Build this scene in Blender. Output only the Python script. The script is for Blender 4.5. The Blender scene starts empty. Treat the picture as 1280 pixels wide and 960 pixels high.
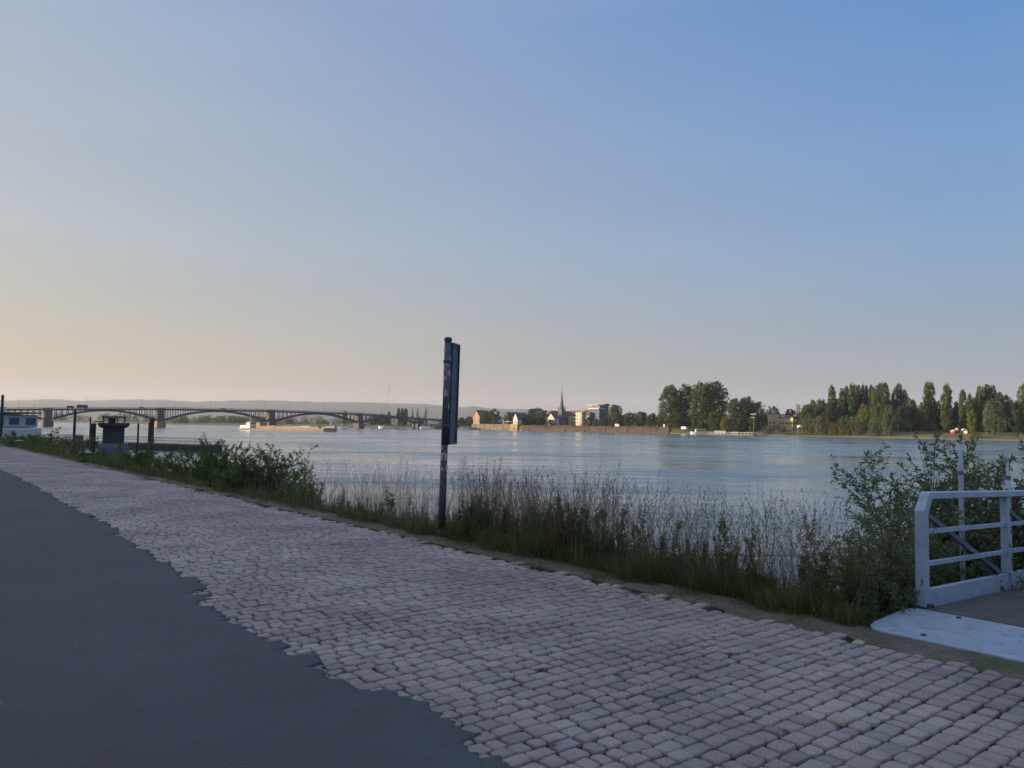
import bpy, math, random
import numpy as np
from mathutils import Vector, Matrix

R = math.radians
scene = bpy.context.scene
COL = scene.collection
rnd = random.Random(7)

# ---------------------------------------------------------------- camera
EYE = 1.6            # eye height above the quay
WATER = -4.4         # river level below the quay
F_PX = 967.0
PITCH, ROLL = 3.0, 0.65
cam_data = bpy.data.cameras.new("camera")
cam = bpy.data.objects.new("camera", cam_data)
COL.objects.link(cam)
cam_data.sensor_width = 36.0
cam_data.lens = F_PX / 1280.0 * 36.0
cam_data.clip_start = 0.05
cam_data.clip_end = 60000.0
CM = Matrix.Rotation(R(90 + PITCH), 3, 'X') @ Matrix.Rotation(R(ROLL), 3, 'Z')
cam.matrix_world = Matrix.Translation((0, 0, EYE)) @ CM.to_4x4()
scene.camera = cam

# river frame: s runs downstream (away, to the left), t runs across to the far bank
TH = R(39.3)
US, UT = Vector((-math.sin(TH), math.cos(TH))), Vector((math.cos(TH), math.sin(TH)))
RZ = math.atan2(-US.y, -US.x)          # a thing turned by RZ has local x upstream (right), local y towards the far bank


def W(s, t, z=0.0):
    p = US * s + UT * t
    return Vector((p.x, p.y, z))


def ray(px, py):
    return CM @ Vector(((px - 640) / F_PX, -(py - 480) / F_PX, -1.0))


def on_level(px, py, z=0.0):
    d = ray(px, py)
    k = (z - EYE) / d.z
    return Vector((d.x * k, d.y * k, z))


def st(p):
    return p.x * US.x + p.y * US.y, p.x * UT.x + p.y * UT.y


def az(px, py=530.0):
    d = ray(px, py)
    return d.x / d.y


def on_bank(px, t):
    """Point where the bearing of picture column px meets the line t = const."""
    r = az(px)
    s = t * (UT.x - r * UT.y) / (r * US.y - US.x)
    p = W(s, t)
    return p


def at_depth(px, depth, z=0.0):
    return Vector((az(px) * depth, depth, z))


def z_of(px, py, depth):
    d = ray(px, py)
    return EYE + d.z / d.y * depth


# ---------------------------------------------------------------- helpers
def tag(o, label=None, cat=None, group=None, kind=None):
    if label: o["label"] = label
    if cat: o["category"] = cat
    if group: o["group"] = group
    if kind: o["kind"] = kind
    return o


def empty(name, loc, rz=0.0, label=None, cat=None, group=None):
    o = bpy.data.objects.new(name, None)
    COL.objects.link(o)
    o.location = loc
    o.rotation_euler = (0, 0, rz)
    o.empty_display_size = 0.2
    return tag(o, label, cat, group)


def link_mesh(name, me, mat=None, parent=None, loc=None, rz=None):
    o = bpy.data.objects.new(name, me)
    COL.objects.link(o)
    if mat is not None and not me.materials:
        me.materials.append(mat)
    if parent is not None:
        o.parent = parent
    if loc is not None:
        o.location = loc
    if rz is not None:
        o.rotation_euler = (0, 0, rz)
    return o


def np_mesh(name, verts, quads=None, tris=None, smooth=False):
    """Mesh straight from arrays: verts (n,3), quads (m,4), tris (k,3)."""
    me = bpy.data.meshes.new(name)
    verts = np.asarray(verts, dtype=np.float32)
    q = np.zeros((0, 4), np.int32) if quads is None else np.asarray(quads, np.int32)
    t = np.zeros((0, 3), np.int32) if tris is None else np.asarray(tris, np.int32)
    me.vertices.add(len(verts))
    me.vertices.foreach_set("co", verts.ravel())
    loops = np.concatenate([q.ravel(), t.ravel()]).astype(np.int32)
    tot = np.concatenate([np.full(len(q), 4), np.full(len(t), 3)]).astype(np.int32)
    start = np.concatenate([[0], np.cumsum(tot)[:-1]]).astype(np.int32)
    me.loops.add(len(loops))
    me.loops.foreach_set("vertex_index", loops)
    me.polygons.add(len(tot))
    me.polygons.foreach_set("loop_start", start)
    me.polygons.foreach_set("loop_total", tot)
    if smooth:
        me.polygons.foreach_set("use_smooth", np.ones(len(tot), dtype=bool))
    me.update(calc_edges=True)
    me.validate()
    return me


class MB:
    """Collects simple shapes into one mesh."""
    def __init__(self):
        self.v, self.f = [], []

    def add(self, vs, fs):
        n = len(self.v)
        self.v += [tuple(p) for p in vs]
        self.f += [[i + n for i in f] for f in fs]
        return self

    def box(self, c, size, rz=0.0):
        x, y, z = [k / 2 for k in size]
        cs, sn = math.cos(rz), math.sin(rz)
        vs = []
        for dx, dy, dz in ((-x, -y, -z), (x, -y, -z), (x, y, -z), (-x, y, -z), (-x, -y, z), (x, -y, z), (x, y, z), (-x, y, z)):
            vs.append((c[0] + dx * cs - dy * sn, c[1] + dx * sn + dy * cs, c[2] + dz))
        return self.add(vs, [(0, 3, 2, 1), (4, 5, 6, 7), (0, 1, 5, 4), (1, 2, 6, 5), (2, 3, 7, 6), (3, 0, 4, 7)])

    def span(self, x0, x1, y0, y1, z0, z1):
        return self.box(((x0 + x1) / 2, (y0 + y1) / 2, (z0 + z1) / 2), (x1 - x0, y1 - y0, z1 - z0))

    def cbox(self, c, size, b):
        """Box with chamfered vertical and horizontal edges (bevel b)."""
        x, y, z = [k / 2 for k in size]
        vs, fs, rings = [], [], []
        for zz, ins in ((-z, b), (-z + b, 0), (z - b, 0), (z, b)):
            X, Y = x - ins, y - ins
            ring = []
            for px, py in ((-X + b, -Y), (X - b, -Y), (X, -Y + b), (X, Y - b), (X - b, Y), (-X + b, Y), (-X, Y - b), (-X, -Y + b)):
                ring.append(len(vs)); vs.append((c[0] + px, c[1] + py, c[2] + zz))
            rings.append(ring)
        for a, d in zip(rings, rings[1:]):
            for i in range(8):
                j = (i + 1) % 8
                fs.append((a[i], a[j], d[j], d[i]))
        fs.append(tuple(reversed(rings[0]))); fs.append(tuple(rings[-1]))
        return self.add(vs, fs)

    def beam(self, a, b, w, h, up=(0, 0, 1)):
        a, b = Vector(a), Vector(b)
        d = (b - a).normalized()
        up = Vector(up)
        side = d.cross(up)
        if side.length < 1e-4:
            side = d.cross(Vector((1, 0, 0)))
        side.normalize()
        up = side.cross(d).normalized()
        vs = []
        for p in (a, b):
            for i, j in ((-1, -1), (1, -1), (1, 1), (-1, 1)):
                vs.append(p + side * (i * w / 2) + up * (j * h / 2))
        return self.add(vs, [(0, 3, 2, 1), (4, 5, 6, 7), (0, 1, 5, 4), (1, 2, 6, 5), (2, 3, 7, 6), (3, 0, 4, 7)])

    def tube(self, pts, rad, n=10, cap=True):
        pts = [Vector(p) for p in pts]
        if not hasattr(rad, "__len__"):
            rad = [rad] * len(pts)
        vs, fs = [], []
        for i, p in enumerate(pts):
            d = (pts[min(i + 1, len(pts) - 1)] - pts[max(i - 1, 0)]).normalized()
            ref = Vector((0, 0, 1)) if abs(d.z) < 0.9 else Vector((1, 0, 0))
            e1 = d.cross(ref).normalized(); e2 = d.cross(e1)
            for k in range(n):
                a = 2 * math.pi * k / n
                vs.append(p + (e1 * math.cos(a) + e2 * math.sin(a)) * rad[i])
        for i in range(len(pts) - 1):
            for k in range(n):
                l = (k + 1) % n
                fs.append((i * n + k, i * n + l, (i + 1) * n + l, (i + 1) * n + k))
        if cap:
            fs.append(tuple(range(n)))
            fs.append(tuple(reversed(range((len(pts) - 1) * n, len(pts) * n))))
        return self.add(vs, fs)

    def lathe(self, prof, n=16, c=(0, 0, 0)):
        vs, fs = [], []
        for r, z in prof:
            for k in range(n):
                a = 2 * math.pi * k / n
                vs.append((c[0] + r * math.cos(a), c[1] + r * math.sin(a), c[2] + z))
        for i in range(len(prof) - 1):
            for k in range(n):
                l = (k + 1) % n
                fs.append((i * n + k, i * n + l, (i + 1) * n + l, (i + 1) * n + k))
        fs.append(tuple(reversed(range(n))))
        fs.append(tuple(range((len(prof) - 1) * n, len(prof) * n)))
        return self.add(vs, fs)

    def prism(self, poly, lo, hi, axis='z'):
        """Extrude a 2-D polygon: axis z -> (x,y), axis y -> (x,z), axis x -> (y,z)."""
        n = len(poly)
        def P(u, w, h):
            return {'z': (u, w, h), 'y': (u, h, w), 'x': (h, u, w)}[axis]
        vs = [P(u, w, lo) for u, w in poly] + [P(u, w, hi) for u, w in poly]
        fs = [tuple(reversed(range(n))), tuple(range(n, 2 * n))]
        for i in range(n):
            j = (i + 1) % n
            fs.append((i, j, n + j, n + i))
        return self.add(vs, fs)

    def loft(self, rings, cap=True):
        n = len(rings[0])
        vs = [p for r in rings for p in r]
        fs = []
        for i in range(len(rings) - 1):
            for k in range(n):
                l = (k + 1) % n
                fs.append((i * n + k, i * n + l, (i + 1) * n + l, (i + 1) * n + k))
        if cap:
            fs.append(tuple(reversed(range(n))))
            fs.append(tuple(range((len(rings) - 1) * n, len(rings) * n)))
        return self.add(vs, fs)

    def mesh(self, name, smooth=False, fix=True):
        me = bpy.data.meshes.new(name)
        me.from_pydata(self.v, [], self.f)
        if fix:
            import bmesh
            bm = bmesh.new(); bm.from_mesh(me)
            bmesh.ops.recalc_face_normals(bm, faces=bm.faces)
            bm.to_mesh(me); bm.free()
        if smooth:
            me.polygons.foreach_set("use_smooth", np.ones(len(me.polygons), dtype=bool))
        me.update()
        return me

    def build(self, name, mat, parent=None, loc=None, rz=None, smooth=False):
        return link_mesh(name, self.mesh(name, smooth), mat, parent, loc, rz)


def copy_tree(o, parent=None):
    c = o.copy()
    COL.objects.link(c)
    if parent is not None:
        c.parent = parent
    for ch in list(o.children):
        copy_tree(ch, c)
    return c


# ---------------------------------------------------------------- materials
def new_mat(name):
    m = bpy.data.materials.new(name)
    m.use_nodes = True
    nt = m.node_tree
    b = nt.nodes["Principled BSDF"]
    return m, nt, b


def N(nt, kind, **kw):
    n = nt.nodes.new(kind)
    for k, v in kw.items():
        if k in n.inputs.keys():
            n.inputs[k].default_value = v
        else:
            setattr(n, k, v)
    return n


def noise(nt, vec, scale, detail=4.0, rough=0.55):
    n = N(nt, "ShaderNodeTexNoise", Scale=scale, Detail=detail, Roughness=rough)
    if vec is not None:
        nt.links.new(vec, n.inputs["Vector"])
    return n.outputs["Fac"]


def ramp(nt, fac, stops, interp='LINEAR'):
    n = nt.nodes.new("ShaderNodeValToRGB")
    n.color_ramp.interpolation = interp
    els = n.color_ramp.elements
    while len(els) < len(stops):
        els.new(0.5)
    for e, (p, c) in zip(els, stops):
        e.position = p
        e.color = (*c, 1.0) if len(c) == 3 else c
    nt.links.new(fac, n.inputs["Fac"])
    return n.outputs["Color"]


def mathn(nt, op, a, b=None, clamp=False):
    n = N(nt, "ShaderNodeMath", operation=op, use_clamp=clamp)
    for i, x in enumerate((a, b)):
        if x is None: continue
        if isinstance(x, (int, float)): n.inputs[i].default_value = x
        else: nt.links.new(x, n.inputs[i])
    return n.outputs[0]


def mix(nt, fac, a, b, blend='MIX'):
    n = N(nt, "ShaderNodeMix", data_type='RGBA', blend_type=blend)
    for idx, x in ((0, fac), (6, a), (7, b)):
        if isinstance(x, (int, float)): n.inputs[idx].default_value = x
        elif isinstance(x, (tuple, list)): n.inputs[idx].default_value = (*x, 1.0)[:4]
        else: nt.links.new(x, n.inputs[idx])
    return n.outputs[2]


def bump(nt, b, h, dist, strength=1.0):
    n = N(nt, "ShaderNodeBump", Distance=dist, Strength=strength)
    nt.links.new(h, n.inputs["Height"])
    nt.links.new(n.outputs["Normal"], b.inputs["Normal"])
    return n


def obj_co(nt):
    return N(nt, "ShaderNodeTexCoord").outputs["Object"]


def paint(name, c, rough=0.5, metal=0.0, var=0.25, scale=3.0, bmp=0.0, dirt=None):
    """A painted, weathered surface: base colour broken by noise, optional grime tone."""
    m, nt, b = new_mat(name)
    co = obj_co(nt)
    f = noise(nt, co, scale, 6.0, 0.65)
    lo = [k * (1 - var) for k in c]; hi = [min(1, k * (1 + var)) for k in c]
    colr = ramp(nt, f, [(0.3, lo), (0.7, hi)])
    if dirt:
        g = noise(nt, co, scale * 2.7, 8.0, 0.7)
        mask = ramp(nt, g, [(0.52, (0, 0, 0)), (0.68, (1, 1, 1))])
        colr = mix(nt, mask, colr, dirt)
    nt.links.new(colr, b.inputs["Base Color"])
    b.inputs["Roughness"].default_value = rough
    b.inputs["Metallic"].default_value = metal
    if bmp:
        bump(nt, b, noise(nt, co, scale * 12, 4.0), bmp)
    return m


M = {}
# ---------------------------------------------------------------- light
SUN_EL, SUN_AZ = 6.8, -93.0        # degrees; azimuth clockwise from the view direction
EXPO = 1.2
world = bpy.data.worlds.new("World")
scene.world = world
world.use_nodes = True
wt = world.node_tree
sky = wt.nodes.new("ShaderNodeTexSky")
sky.sky_type = 'NISHITA'
sky.sun_disc = False
sky.sun_elevation = R(SUN_EL)
sky.sun_rotation = R(SUN_AZ)
sky.altitude = 90
sky.air_density = 1.0
sky.dust_density = 2.0
sky.ozone_density = 1.5
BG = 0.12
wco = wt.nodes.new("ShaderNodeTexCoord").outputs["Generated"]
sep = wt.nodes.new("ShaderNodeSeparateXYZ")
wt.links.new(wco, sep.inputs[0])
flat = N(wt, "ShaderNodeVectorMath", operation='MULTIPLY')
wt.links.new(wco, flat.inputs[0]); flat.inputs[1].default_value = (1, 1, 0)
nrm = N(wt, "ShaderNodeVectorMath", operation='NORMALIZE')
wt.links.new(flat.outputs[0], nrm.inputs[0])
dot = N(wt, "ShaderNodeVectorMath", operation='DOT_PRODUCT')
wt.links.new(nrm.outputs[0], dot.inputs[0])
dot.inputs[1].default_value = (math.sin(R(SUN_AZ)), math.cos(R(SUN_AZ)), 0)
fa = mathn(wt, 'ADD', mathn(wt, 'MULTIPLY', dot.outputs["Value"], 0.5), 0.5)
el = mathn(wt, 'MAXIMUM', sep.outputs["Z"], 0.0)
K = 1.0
cool = ramp(wt, el, [(0.0, (.29, .305, .34)), (0.05, (.265, .315, .375)), (0.216, (.185, .335, .575)), (0.47, (.088, .255, .60)), (0.75, (.42, .52, .76)), (1.0, (.64, .71, .88))])  # top stops raised above the view to add fill light on the quay
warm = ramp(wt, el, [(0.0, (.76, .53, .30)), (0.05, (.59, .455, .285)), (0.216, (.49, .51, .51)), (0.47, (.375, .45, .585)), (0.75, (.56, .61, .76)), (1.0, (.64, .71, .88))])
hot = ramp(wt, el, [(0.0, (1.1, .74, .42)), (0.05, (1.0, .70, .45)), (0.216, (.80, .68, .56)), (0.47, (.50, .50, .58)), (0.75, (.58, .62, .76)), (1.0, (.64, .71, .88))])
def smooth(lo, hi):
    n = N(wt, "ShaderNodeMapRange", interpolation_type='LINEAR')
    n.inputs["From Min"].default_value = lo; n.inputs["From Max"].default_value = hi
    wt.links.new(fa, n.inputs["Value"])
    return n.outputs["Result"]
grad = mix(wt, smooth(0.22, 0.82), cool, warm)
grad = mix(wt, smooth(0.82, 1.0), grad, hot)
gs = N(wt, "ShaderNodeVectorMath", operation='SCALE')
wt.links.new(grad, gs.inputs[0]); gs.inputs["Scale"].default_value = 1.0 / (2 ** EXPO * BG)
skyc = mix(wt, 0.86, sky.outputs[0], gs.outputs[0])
wm = N(wt, "ShaderNodeMapping"); wt.links.new(wco, wm.inputs["Vector"])
wm.inputs["Scale"].default_value = (1.2, 1.2, 7.0)
wisp = noise(wt, wm.outputs[0], 1.7, 6.0, 0.6)
skyc = mix(wt, 1.0, skyc, ramp(wt, wisp, [(.30, (.965, .97, .975)), (.70, (1.035, 1.03, 1.025))]), 'MULTIPLY')
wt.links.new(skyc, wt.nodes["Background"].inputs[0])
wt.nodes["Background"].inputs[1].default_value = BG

sd = bpy.data.lights.new("sun", 'SUN')
sun = bpy.data.objects.new("sun", sd)
COL.objects.link(sun)
sd.energy = 4.4
sd.angle = R(0.5)
sd.color = (1.0, 0.76, 0.50)
to_sun = Vector((math.sin(R(SUN_AZ)) * math.cos(R(SUN_EL)), math.cos(R(SUN_AZ)) * math.cos(R(SUN_EL)), math.sin(R(SUN_EL))))
sun.rotation_euler = to_sun.to_track_quat('Z', 'Y').to_euler()
sun.location = (-60, 10, 80)

scene.view_settings.view_transform = 'Standard'
scene.view_settings.look = 'None'
scene.view_settings.exposure = EXPO
scene.view_settings.gamma = 1.0
scene.view_settings.use_curve_mapping = False
scene.render.engine = 'CYCLES'
cy = scene.cycles
cy.use_denoising = True
cy.use_adaptive_sampling = True
cy.adaptive_threshold = 0.02
cy.max_bounces = 6
cy.diffuse_bounces = 4
cy.glossy_bounces = 3
cy.transparent_max_bounces = 8
cy.volume_bounces = 0
cy.caustics_reflective = False
cy.caustics_refractive = False
cy.sample_clamp_indirect = 6.0
# ---------------------------------------------------------------- the air
m = bpy.data.materials.new("haze"); m.use_nodes = True
nt = m.node_tree; nt.nodes.clear()
pv = nt.nodes.new("ShaderNodeVolumePrincipled")
pv.inputs["Color"].default_value = (0.74, 0.81, 0.97, 1)
pv.inputs["Density"].default_value = 7.0e-5
pv.inputs["Anisotropy"].default_value = 0.15
outn = nt.nodes.new("ShaderNodeOutputMaterial")
nt.links.new(pv.outputs[0], outn.inputs["Volume"])
HZ = MB().span(-15000, 13000, -1500, 15500, -9.0, 520.0)
haze = HZ.build("haze", m)
tag(haze, kind="stuff")

# ---------------------------------------------------------------- riverbed, river
def sheet(name, s0, s1, t0, t1, z, mat):
    me = np_mesh(name, [W(s0, t0, z), W(s0, t1, z), W(s1, t1, z), W(s1, t0, z)], quads=[(0, 1, 2, 3)])
    o = link_mesh(name, me, mat)
    return tag(o, kind="structure")

m, nt, b = new_mat("river_bed")
b.inputs["Base Color"].default_value = (.10, .09, .07, 1); b.inputs["Roughness"].default_value = .9
M["bed"] = m
bed = sheet("ground", -1400, 12000, -400, 9000, -8.0, m)

m, nt, b = new_mat("river_water")
geo = N(nt, "ShaderNodeNewGeometry")
pos = geo.outputs["Position"]
b.inputs["IOR"].default_value = 1.75
patch = noise(nt, pos, 0.018, 5.0, 0.62)
mp = N(nt, "ShaderNodeMapping"); nt.links.new(pos, mp.inputs["Vector"])
mp.inputs["Rotation"].default_value = (0, 0, -RZ)
mp.inputs["Scale"].default_value = (0.35, 1.0, 1.0)
s1 = noise(nt, mp.outputs[0], 0.035, 7.0, 0.66)
s2 = noise(nt, mp.outputs[0], 0.13, 7.0, 0.70)
streak = mathn(nt, 'ADD', mathn(nt, 'MULTIPLY', s1, 0.5), mathn(nt, 'MULTIPLY', s2, 0.5))
colr = ramp(nt, streak, [(0.43, (.20, .265, .29)), (0.56, (.075, .155, .19))])
nt.links.new(colr, b.inputs["Base Color"])
cd = N(nt, "ShaderNodeCameraData")
w1 = noise(nt, pos, 0.55, 3.0, 0.6)
w2 = noise(nt, mp.outputs[0], 0.16, 6.0, 0.68)
w3 = noise(nt, pos, 2.6, 2.0, 0.5)
h = mathn(nt, 'ADD', mathn(nt, 'MULTIPLY', w1, 0.55), mathn(nt, 'MULTIPLY', w2, 1.6))
h = mathn(nt, 'ADD', h, mathn(nt, 'MULTIPLY', w3, 0.09))
amp = ramp(nt, streak, [(0.42, (.03, .03, .03)), (0.50, (.30, .30, .30)), (0.58, (1.0, 1.0, 1.0))])
amp2 = ramp(nt, patch, [(0.38, (.5, .5, .5)), (0.62, (1, 1, 1))])
h = mathn(nt, 'MULTIPLY', h, mathn(nt, 'MULTIPLY', amp, amp2))
bump(nt, b, h, 0.09, 1.0)
rr = ramp(nt, streak, [(0.43, (.10, .10, .10)), (0.50, (.18, .18, .18)), (0.57, (.30, .30, .30))])
nt.links.new(rr, b.inputs["Roughness"])
M["water"] = m
river = sheet("river", -1400, 12000, 9.0, 8000, WATER, m)

# ---------------------------------------------------------------- quay: asphalt, cobbles, coping
QE = 6.28            # outer edge of the quay coping (t)
CB = 5.80            # outer edge of the cobbles
edge_px = [(640, 960), (520, 883), (397, 832), (345, 803), (268, 768), (243, 727), (163, 676), (88, 631), (0, 587)]
edge = sorted(st(on_level(*p)) for p in edge_px)
es = [e[0] for e in edge]; et = [e[1] for e in edge]
ROW = 0.115


def asphalt_edge(s):
    t = float(np.interp(s, es, et))
    k = math.floor(s / ROW)
    r = random.Random(k * 13 + 5)
    def vn(f, seed):
        x = s * f; i = math.floor(x); u = x - i; u = u * u * (3 - 2 * u)
        a = random.Random(i * 31 + seed).random(); b = random.Random((i + 1) * 31 + seed).random()
        return a * (1 - u) + b * u - .5
    return t + vn(1.1, 1) * .05 + vn(9.0, 3) * .035 + vn(31.0, 4) * .05 + vn(67.0, 7) * .04 + (random.Random(math.floor(s / (ROW * 2.0)) * 17 + 3).random() - .5) * .15 + (r.random() - .5) * .04

m, nt, b = new_mat("asphalt")
geo = N(nt, "ShaderNodeNewGeometry"); pos = geo.outputs["Position"]
big = noise(nt, pos, 0.45, 6.0, 0.6)
fine = noise(nt, pos, 90.0, 3.0, 0.7)
c1 = ramp(nt, big, [(0.3, (.042, .055, .067)), (0.7, (.066, .080, .094))])
c2 = ramp(nt, fine, [(0.35, (.80, .80, .80)), (0.62, (1.08, 1.08, 1.08))])
stain = noise(nt, pos, 2.3, 8.0, 0.75)
c1 = mix(nt, ramp(nt, stain, [(.53, (0, 0, 0)), (.66, (.75, .75, .75))]), c1, (.058, .052, .050))
vr = N(nt, "ShaderNodeTexVoronoi", Scale=55.0); nt.links.new(pos, vr.inputs["Vector"])
spk = ramp(nt, vr.outputs["Distance"], [(0.0, (1.18, 1.18, 1.18)), (0.22, (1, 1, 1))])
colr = mix(nt, 1.0, mix(nt, 1.0, c1, c2, 'MULTIPLY'), spk, 'MULTIPLY')
nt.links.new(colr, b.inputs["Base Color"])
b.inputs["Roughness"].default_value = 0.85
bump(nt, b, mathn(nt, 'ADD', fine, mathn(nt, 'MULTIPLY', vr.outputs["Distance"], .8)), 0.006)
M["asphalt"] = m
# sheet with a ragged edge that laps over the stones
ss = np.concatenate([np.arange(-14, 45, .03), np.arange(45, 420, 1.0)])
V, Q = [], []
for i, s in enumerate(ss):
    te = asphalt_edge(s)
    for t, z in ((-30, .012), (te - 0.6, .016), (te - .07, .014), (te, .0085), (te + 0.015, -.02)):
        V.append(W(s, t, z))
    if i:
        a = (i - 1) * 5; c = i * 5
        for k in range(4):
            Q.append((a + k, a + k + 1, c + k + 1, c + k))
asp = link_mesh("road", np_mesh("road", V, quads=Q, smooth=True), M["asphalt"])
tag(asp, kind="structure")

m, nt, b = new_mat("joint_soil")
geo = N(nt, "ShaderNodeNewGeometry"); pos = geo.outputs["Position"]
n1 = noise(nt, pos, 1.1, 6.0, 0.7); n2 = noise(nt, pos, 30.0, 4.0, 0.7)
c1 = ramp(nt, n1, [(0.40, (.016, .015, .014)), (0.60, (.020, .022, .014))])
colr = mix(nt, 1.0, c1, ramp(nt, n2, [(.3, (.6, .6, .6)), (.7, (1.2, 1.2, 1.2))]), 'MULTIPLY')
nt.links.new(colr, b.inputs["Base Color"]); b.inputs["Roughness"].default_value = .95
bump(nt, b, n2, .02)
M["soil"] = m
soil = sheet("soil_bed", -14, 420, 0.0, QE - .02, -0.027, m)

m, nt, b = new_mat("granite_setts")
geo = N(nt, "ShaderNodeNewGeometry"); pos = geo.outputs["Position"]
ri = geo.outputs["Random Per Island"]
tone = ramp(nt, ri, [(0.0, (.24, .225, .22)), (0.14, (.29, .28, .28)), (0.30, (.335, .308, .29)), (0.50, (.355, .325, .305)), (0.62, (.335, .295, .272)), (0.74, (.295, .285, .285)), (0.88, (.385, .355, .335)), (1.0, (.30, .275, .262))])
f1 = noise(nt, pos, 60.0, 5.0, 0.7); f2 = noise(nt, pos, 0.7, 5.0, 0.6)
colr = mix(nt, 1.0, tone, ramp(nt, f1, [(.3, (.66, .66, .66)), (.7, (1.18, 1.18, 1.18))]), 'MULTIPLY')
colr = mix(nt, 1.0, colr, ramp(nt, f2, [(.35, (.66, .66, .67)), (.65, (1.10, 1.10, 1.10))]), 'MULTIPLY')
nt.links.new(colr, b.inputs["Base Color"])
b.inputs["Roughness"].default_value = 0.62
bump(nt, b, f1, .010)
M["setts"] = m

rg = np.random.default_rng(3)
SV, SQ, ST = [], [], []
nv = 0
s = -6.0
while s < 150:
    r_ = random.Random(int(s * 1000))
    pitch = ROW * r_.uniform(0.86, 1.16)
    t = 1.2 + r_.random() * 0.2
    skew = r_.uniform(-.012, .012)
    wob = 0.03 * math.sin(s * 0.8) + r_.uniform(-.01, .01)
    te = min(asphalt_edge(s), asphalt_edge(s + pitch * .5)) - 0.30
    tmax = CB + r_.uniform(-.06, .10)
    while t < tmax:
        ln = r_.uniform(0.098, 0.172)
        if t + ln > tmax + 0.05:
            break
        if t + ln > te:
            g = 0.0045 + r_.random() * 0.0060
            x0, x1 = s + g, s + pitch - g
            y0, y1 = t + g, t + ln - g
            z = r_.uniform(-.007, .0025) + 0.004 * math.sin(s * 1.3 + t * 2.1)
            tx, ty = r_.uniform(-.03, .03), r_.uniform(-.03, .03)
            cx, cy_ = (x0 + x1) / 2, (y0 + y1) / 2
            hx, hy = (x1 - x0) / 2, (y1 - y0) / 2
            cc = r_.uniform(.006, .016)
            base = [(-hx + cc, -hy), (hx - cc, -hy), (hx, -hy + cc), (hx, hy - cc), (hx - cc, hy), (-hx + cc, hy), (-hx, hy - cc), (-hx, -hy + cc)]
            ang = r_.uniform(-.03, .03) + skew
            ca, sa = math.cos(ang), math.sin(ang)
            ringv = []
            for (u, w_) in base:
                u += r_.uniform(-.006, .006); w_ += r_.uniform(-.007, .007)
                ringv.append((u, w_))
            pts = []
            for lev, (ins, dz) in enumerate(((1.0, -.03), (1.0, -.013), (.95, -.004), (.86, -.0005))):
                for (u, w_) in ringv:
                    uu, ww = u * ins, w_ * ins
                    U, V_ = uu * ca - ww * sa, uu * sa + ww * ca
                    pts.append((cx + U, cy_ + wob + V_, z + dz + tx * U + ty * V_ if lev else -.03))
            pts.append((cx, cy_ + wob, z + r_.uniform(-.001, .0015)))
            for (a_, b_, c_) in pts:
                p = US * a_ + UT * b_
                SV.append((p.x, p.y, c_))
            for lev in (0, 1, 2):
                for k in range(8):
                    l = (k + 1) % 8
                    SQ.append((nv + lev * 8 + k, nv + lev * 8 + l, nv + lev * 8 + 8 + l, nv + lev * 8 + 8 + k))
            for k in range(8):
                ST.append((nv + 24 + k, nv + 24 + (k + 1) % 8, nv + 32))
            nv += 33
        t += ln
    s += pitch
me = np_mesh("cobblestone_paving", SV, SQ, ST, smooth=True)
import bmesh
bm = bmesh.new(); bm.from_mesh(me); bmesh.ops.recalc_face_normals(bm, faces=bm.faces); bm.to_mesh(me); bm.free()
cob = tag(link_mesh("cobblestone_paving", me, M["setts"]), kind="structure")

# coping: large worn edge stones, half under moss and earth
m, nt, b = new_mat("coping_stone")
geo = N(nt, "ShaderNodeNewGeometry"); pos = geo.outputs["Position"]
n1 = noise(nt, pos, 1.6, 8.0, 0.7); n2 = noise(nt, pos, 25.0, 5.0, 0.7)
ri = geo.outputs["Random Per Island"]
c1 = ramp(nt, ri, [(0, (.13, .125, .115)), (1, (.17, .16, .145))])
moss = ramp(nt, n1, [(.40, (0, 0, 0)), (.56, (1, 1, 1))])
colr = mix(nt, moss, c1, (.095, .095, .062))
colr = mix(nt, 1.0, colr, ramp(nt, n2, [(.3, (.7, .7, .7)), (.7, (1.15, 1.15, 1.15))]), 'MULTIPLY')
nt.links.new(colr, b.inputs["Base Color"]); b.inputs["Roughness"].default_value = .85
bump(nt, b, n2, .012)
M["coping"] = m
cp = MB()
s = -8.0
while s < 150:
    ln = rnd.uniform(.9, 1.6)
    zt = rnd.uniform(-.006, .008)
    cp.cbox((-(s + ln / 2), (CB + .1 + QE) / 2 + rnd.uniform(-.01, .01), zt - .2), (ln - .02, QE - CB - .10, .4), .02)
    s += ln
coping = cp.build("quay_edge", M["coping"], rz=RZ)
tag(coping, kind="structure")

# ---------------------------------------------------------------- embankment below the quay
def slope_z(t):
    if t <= QE: return 0.0
    return -0.10 - (t - QE) * 0.60 if t < 14.5 else -5.03

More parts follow.
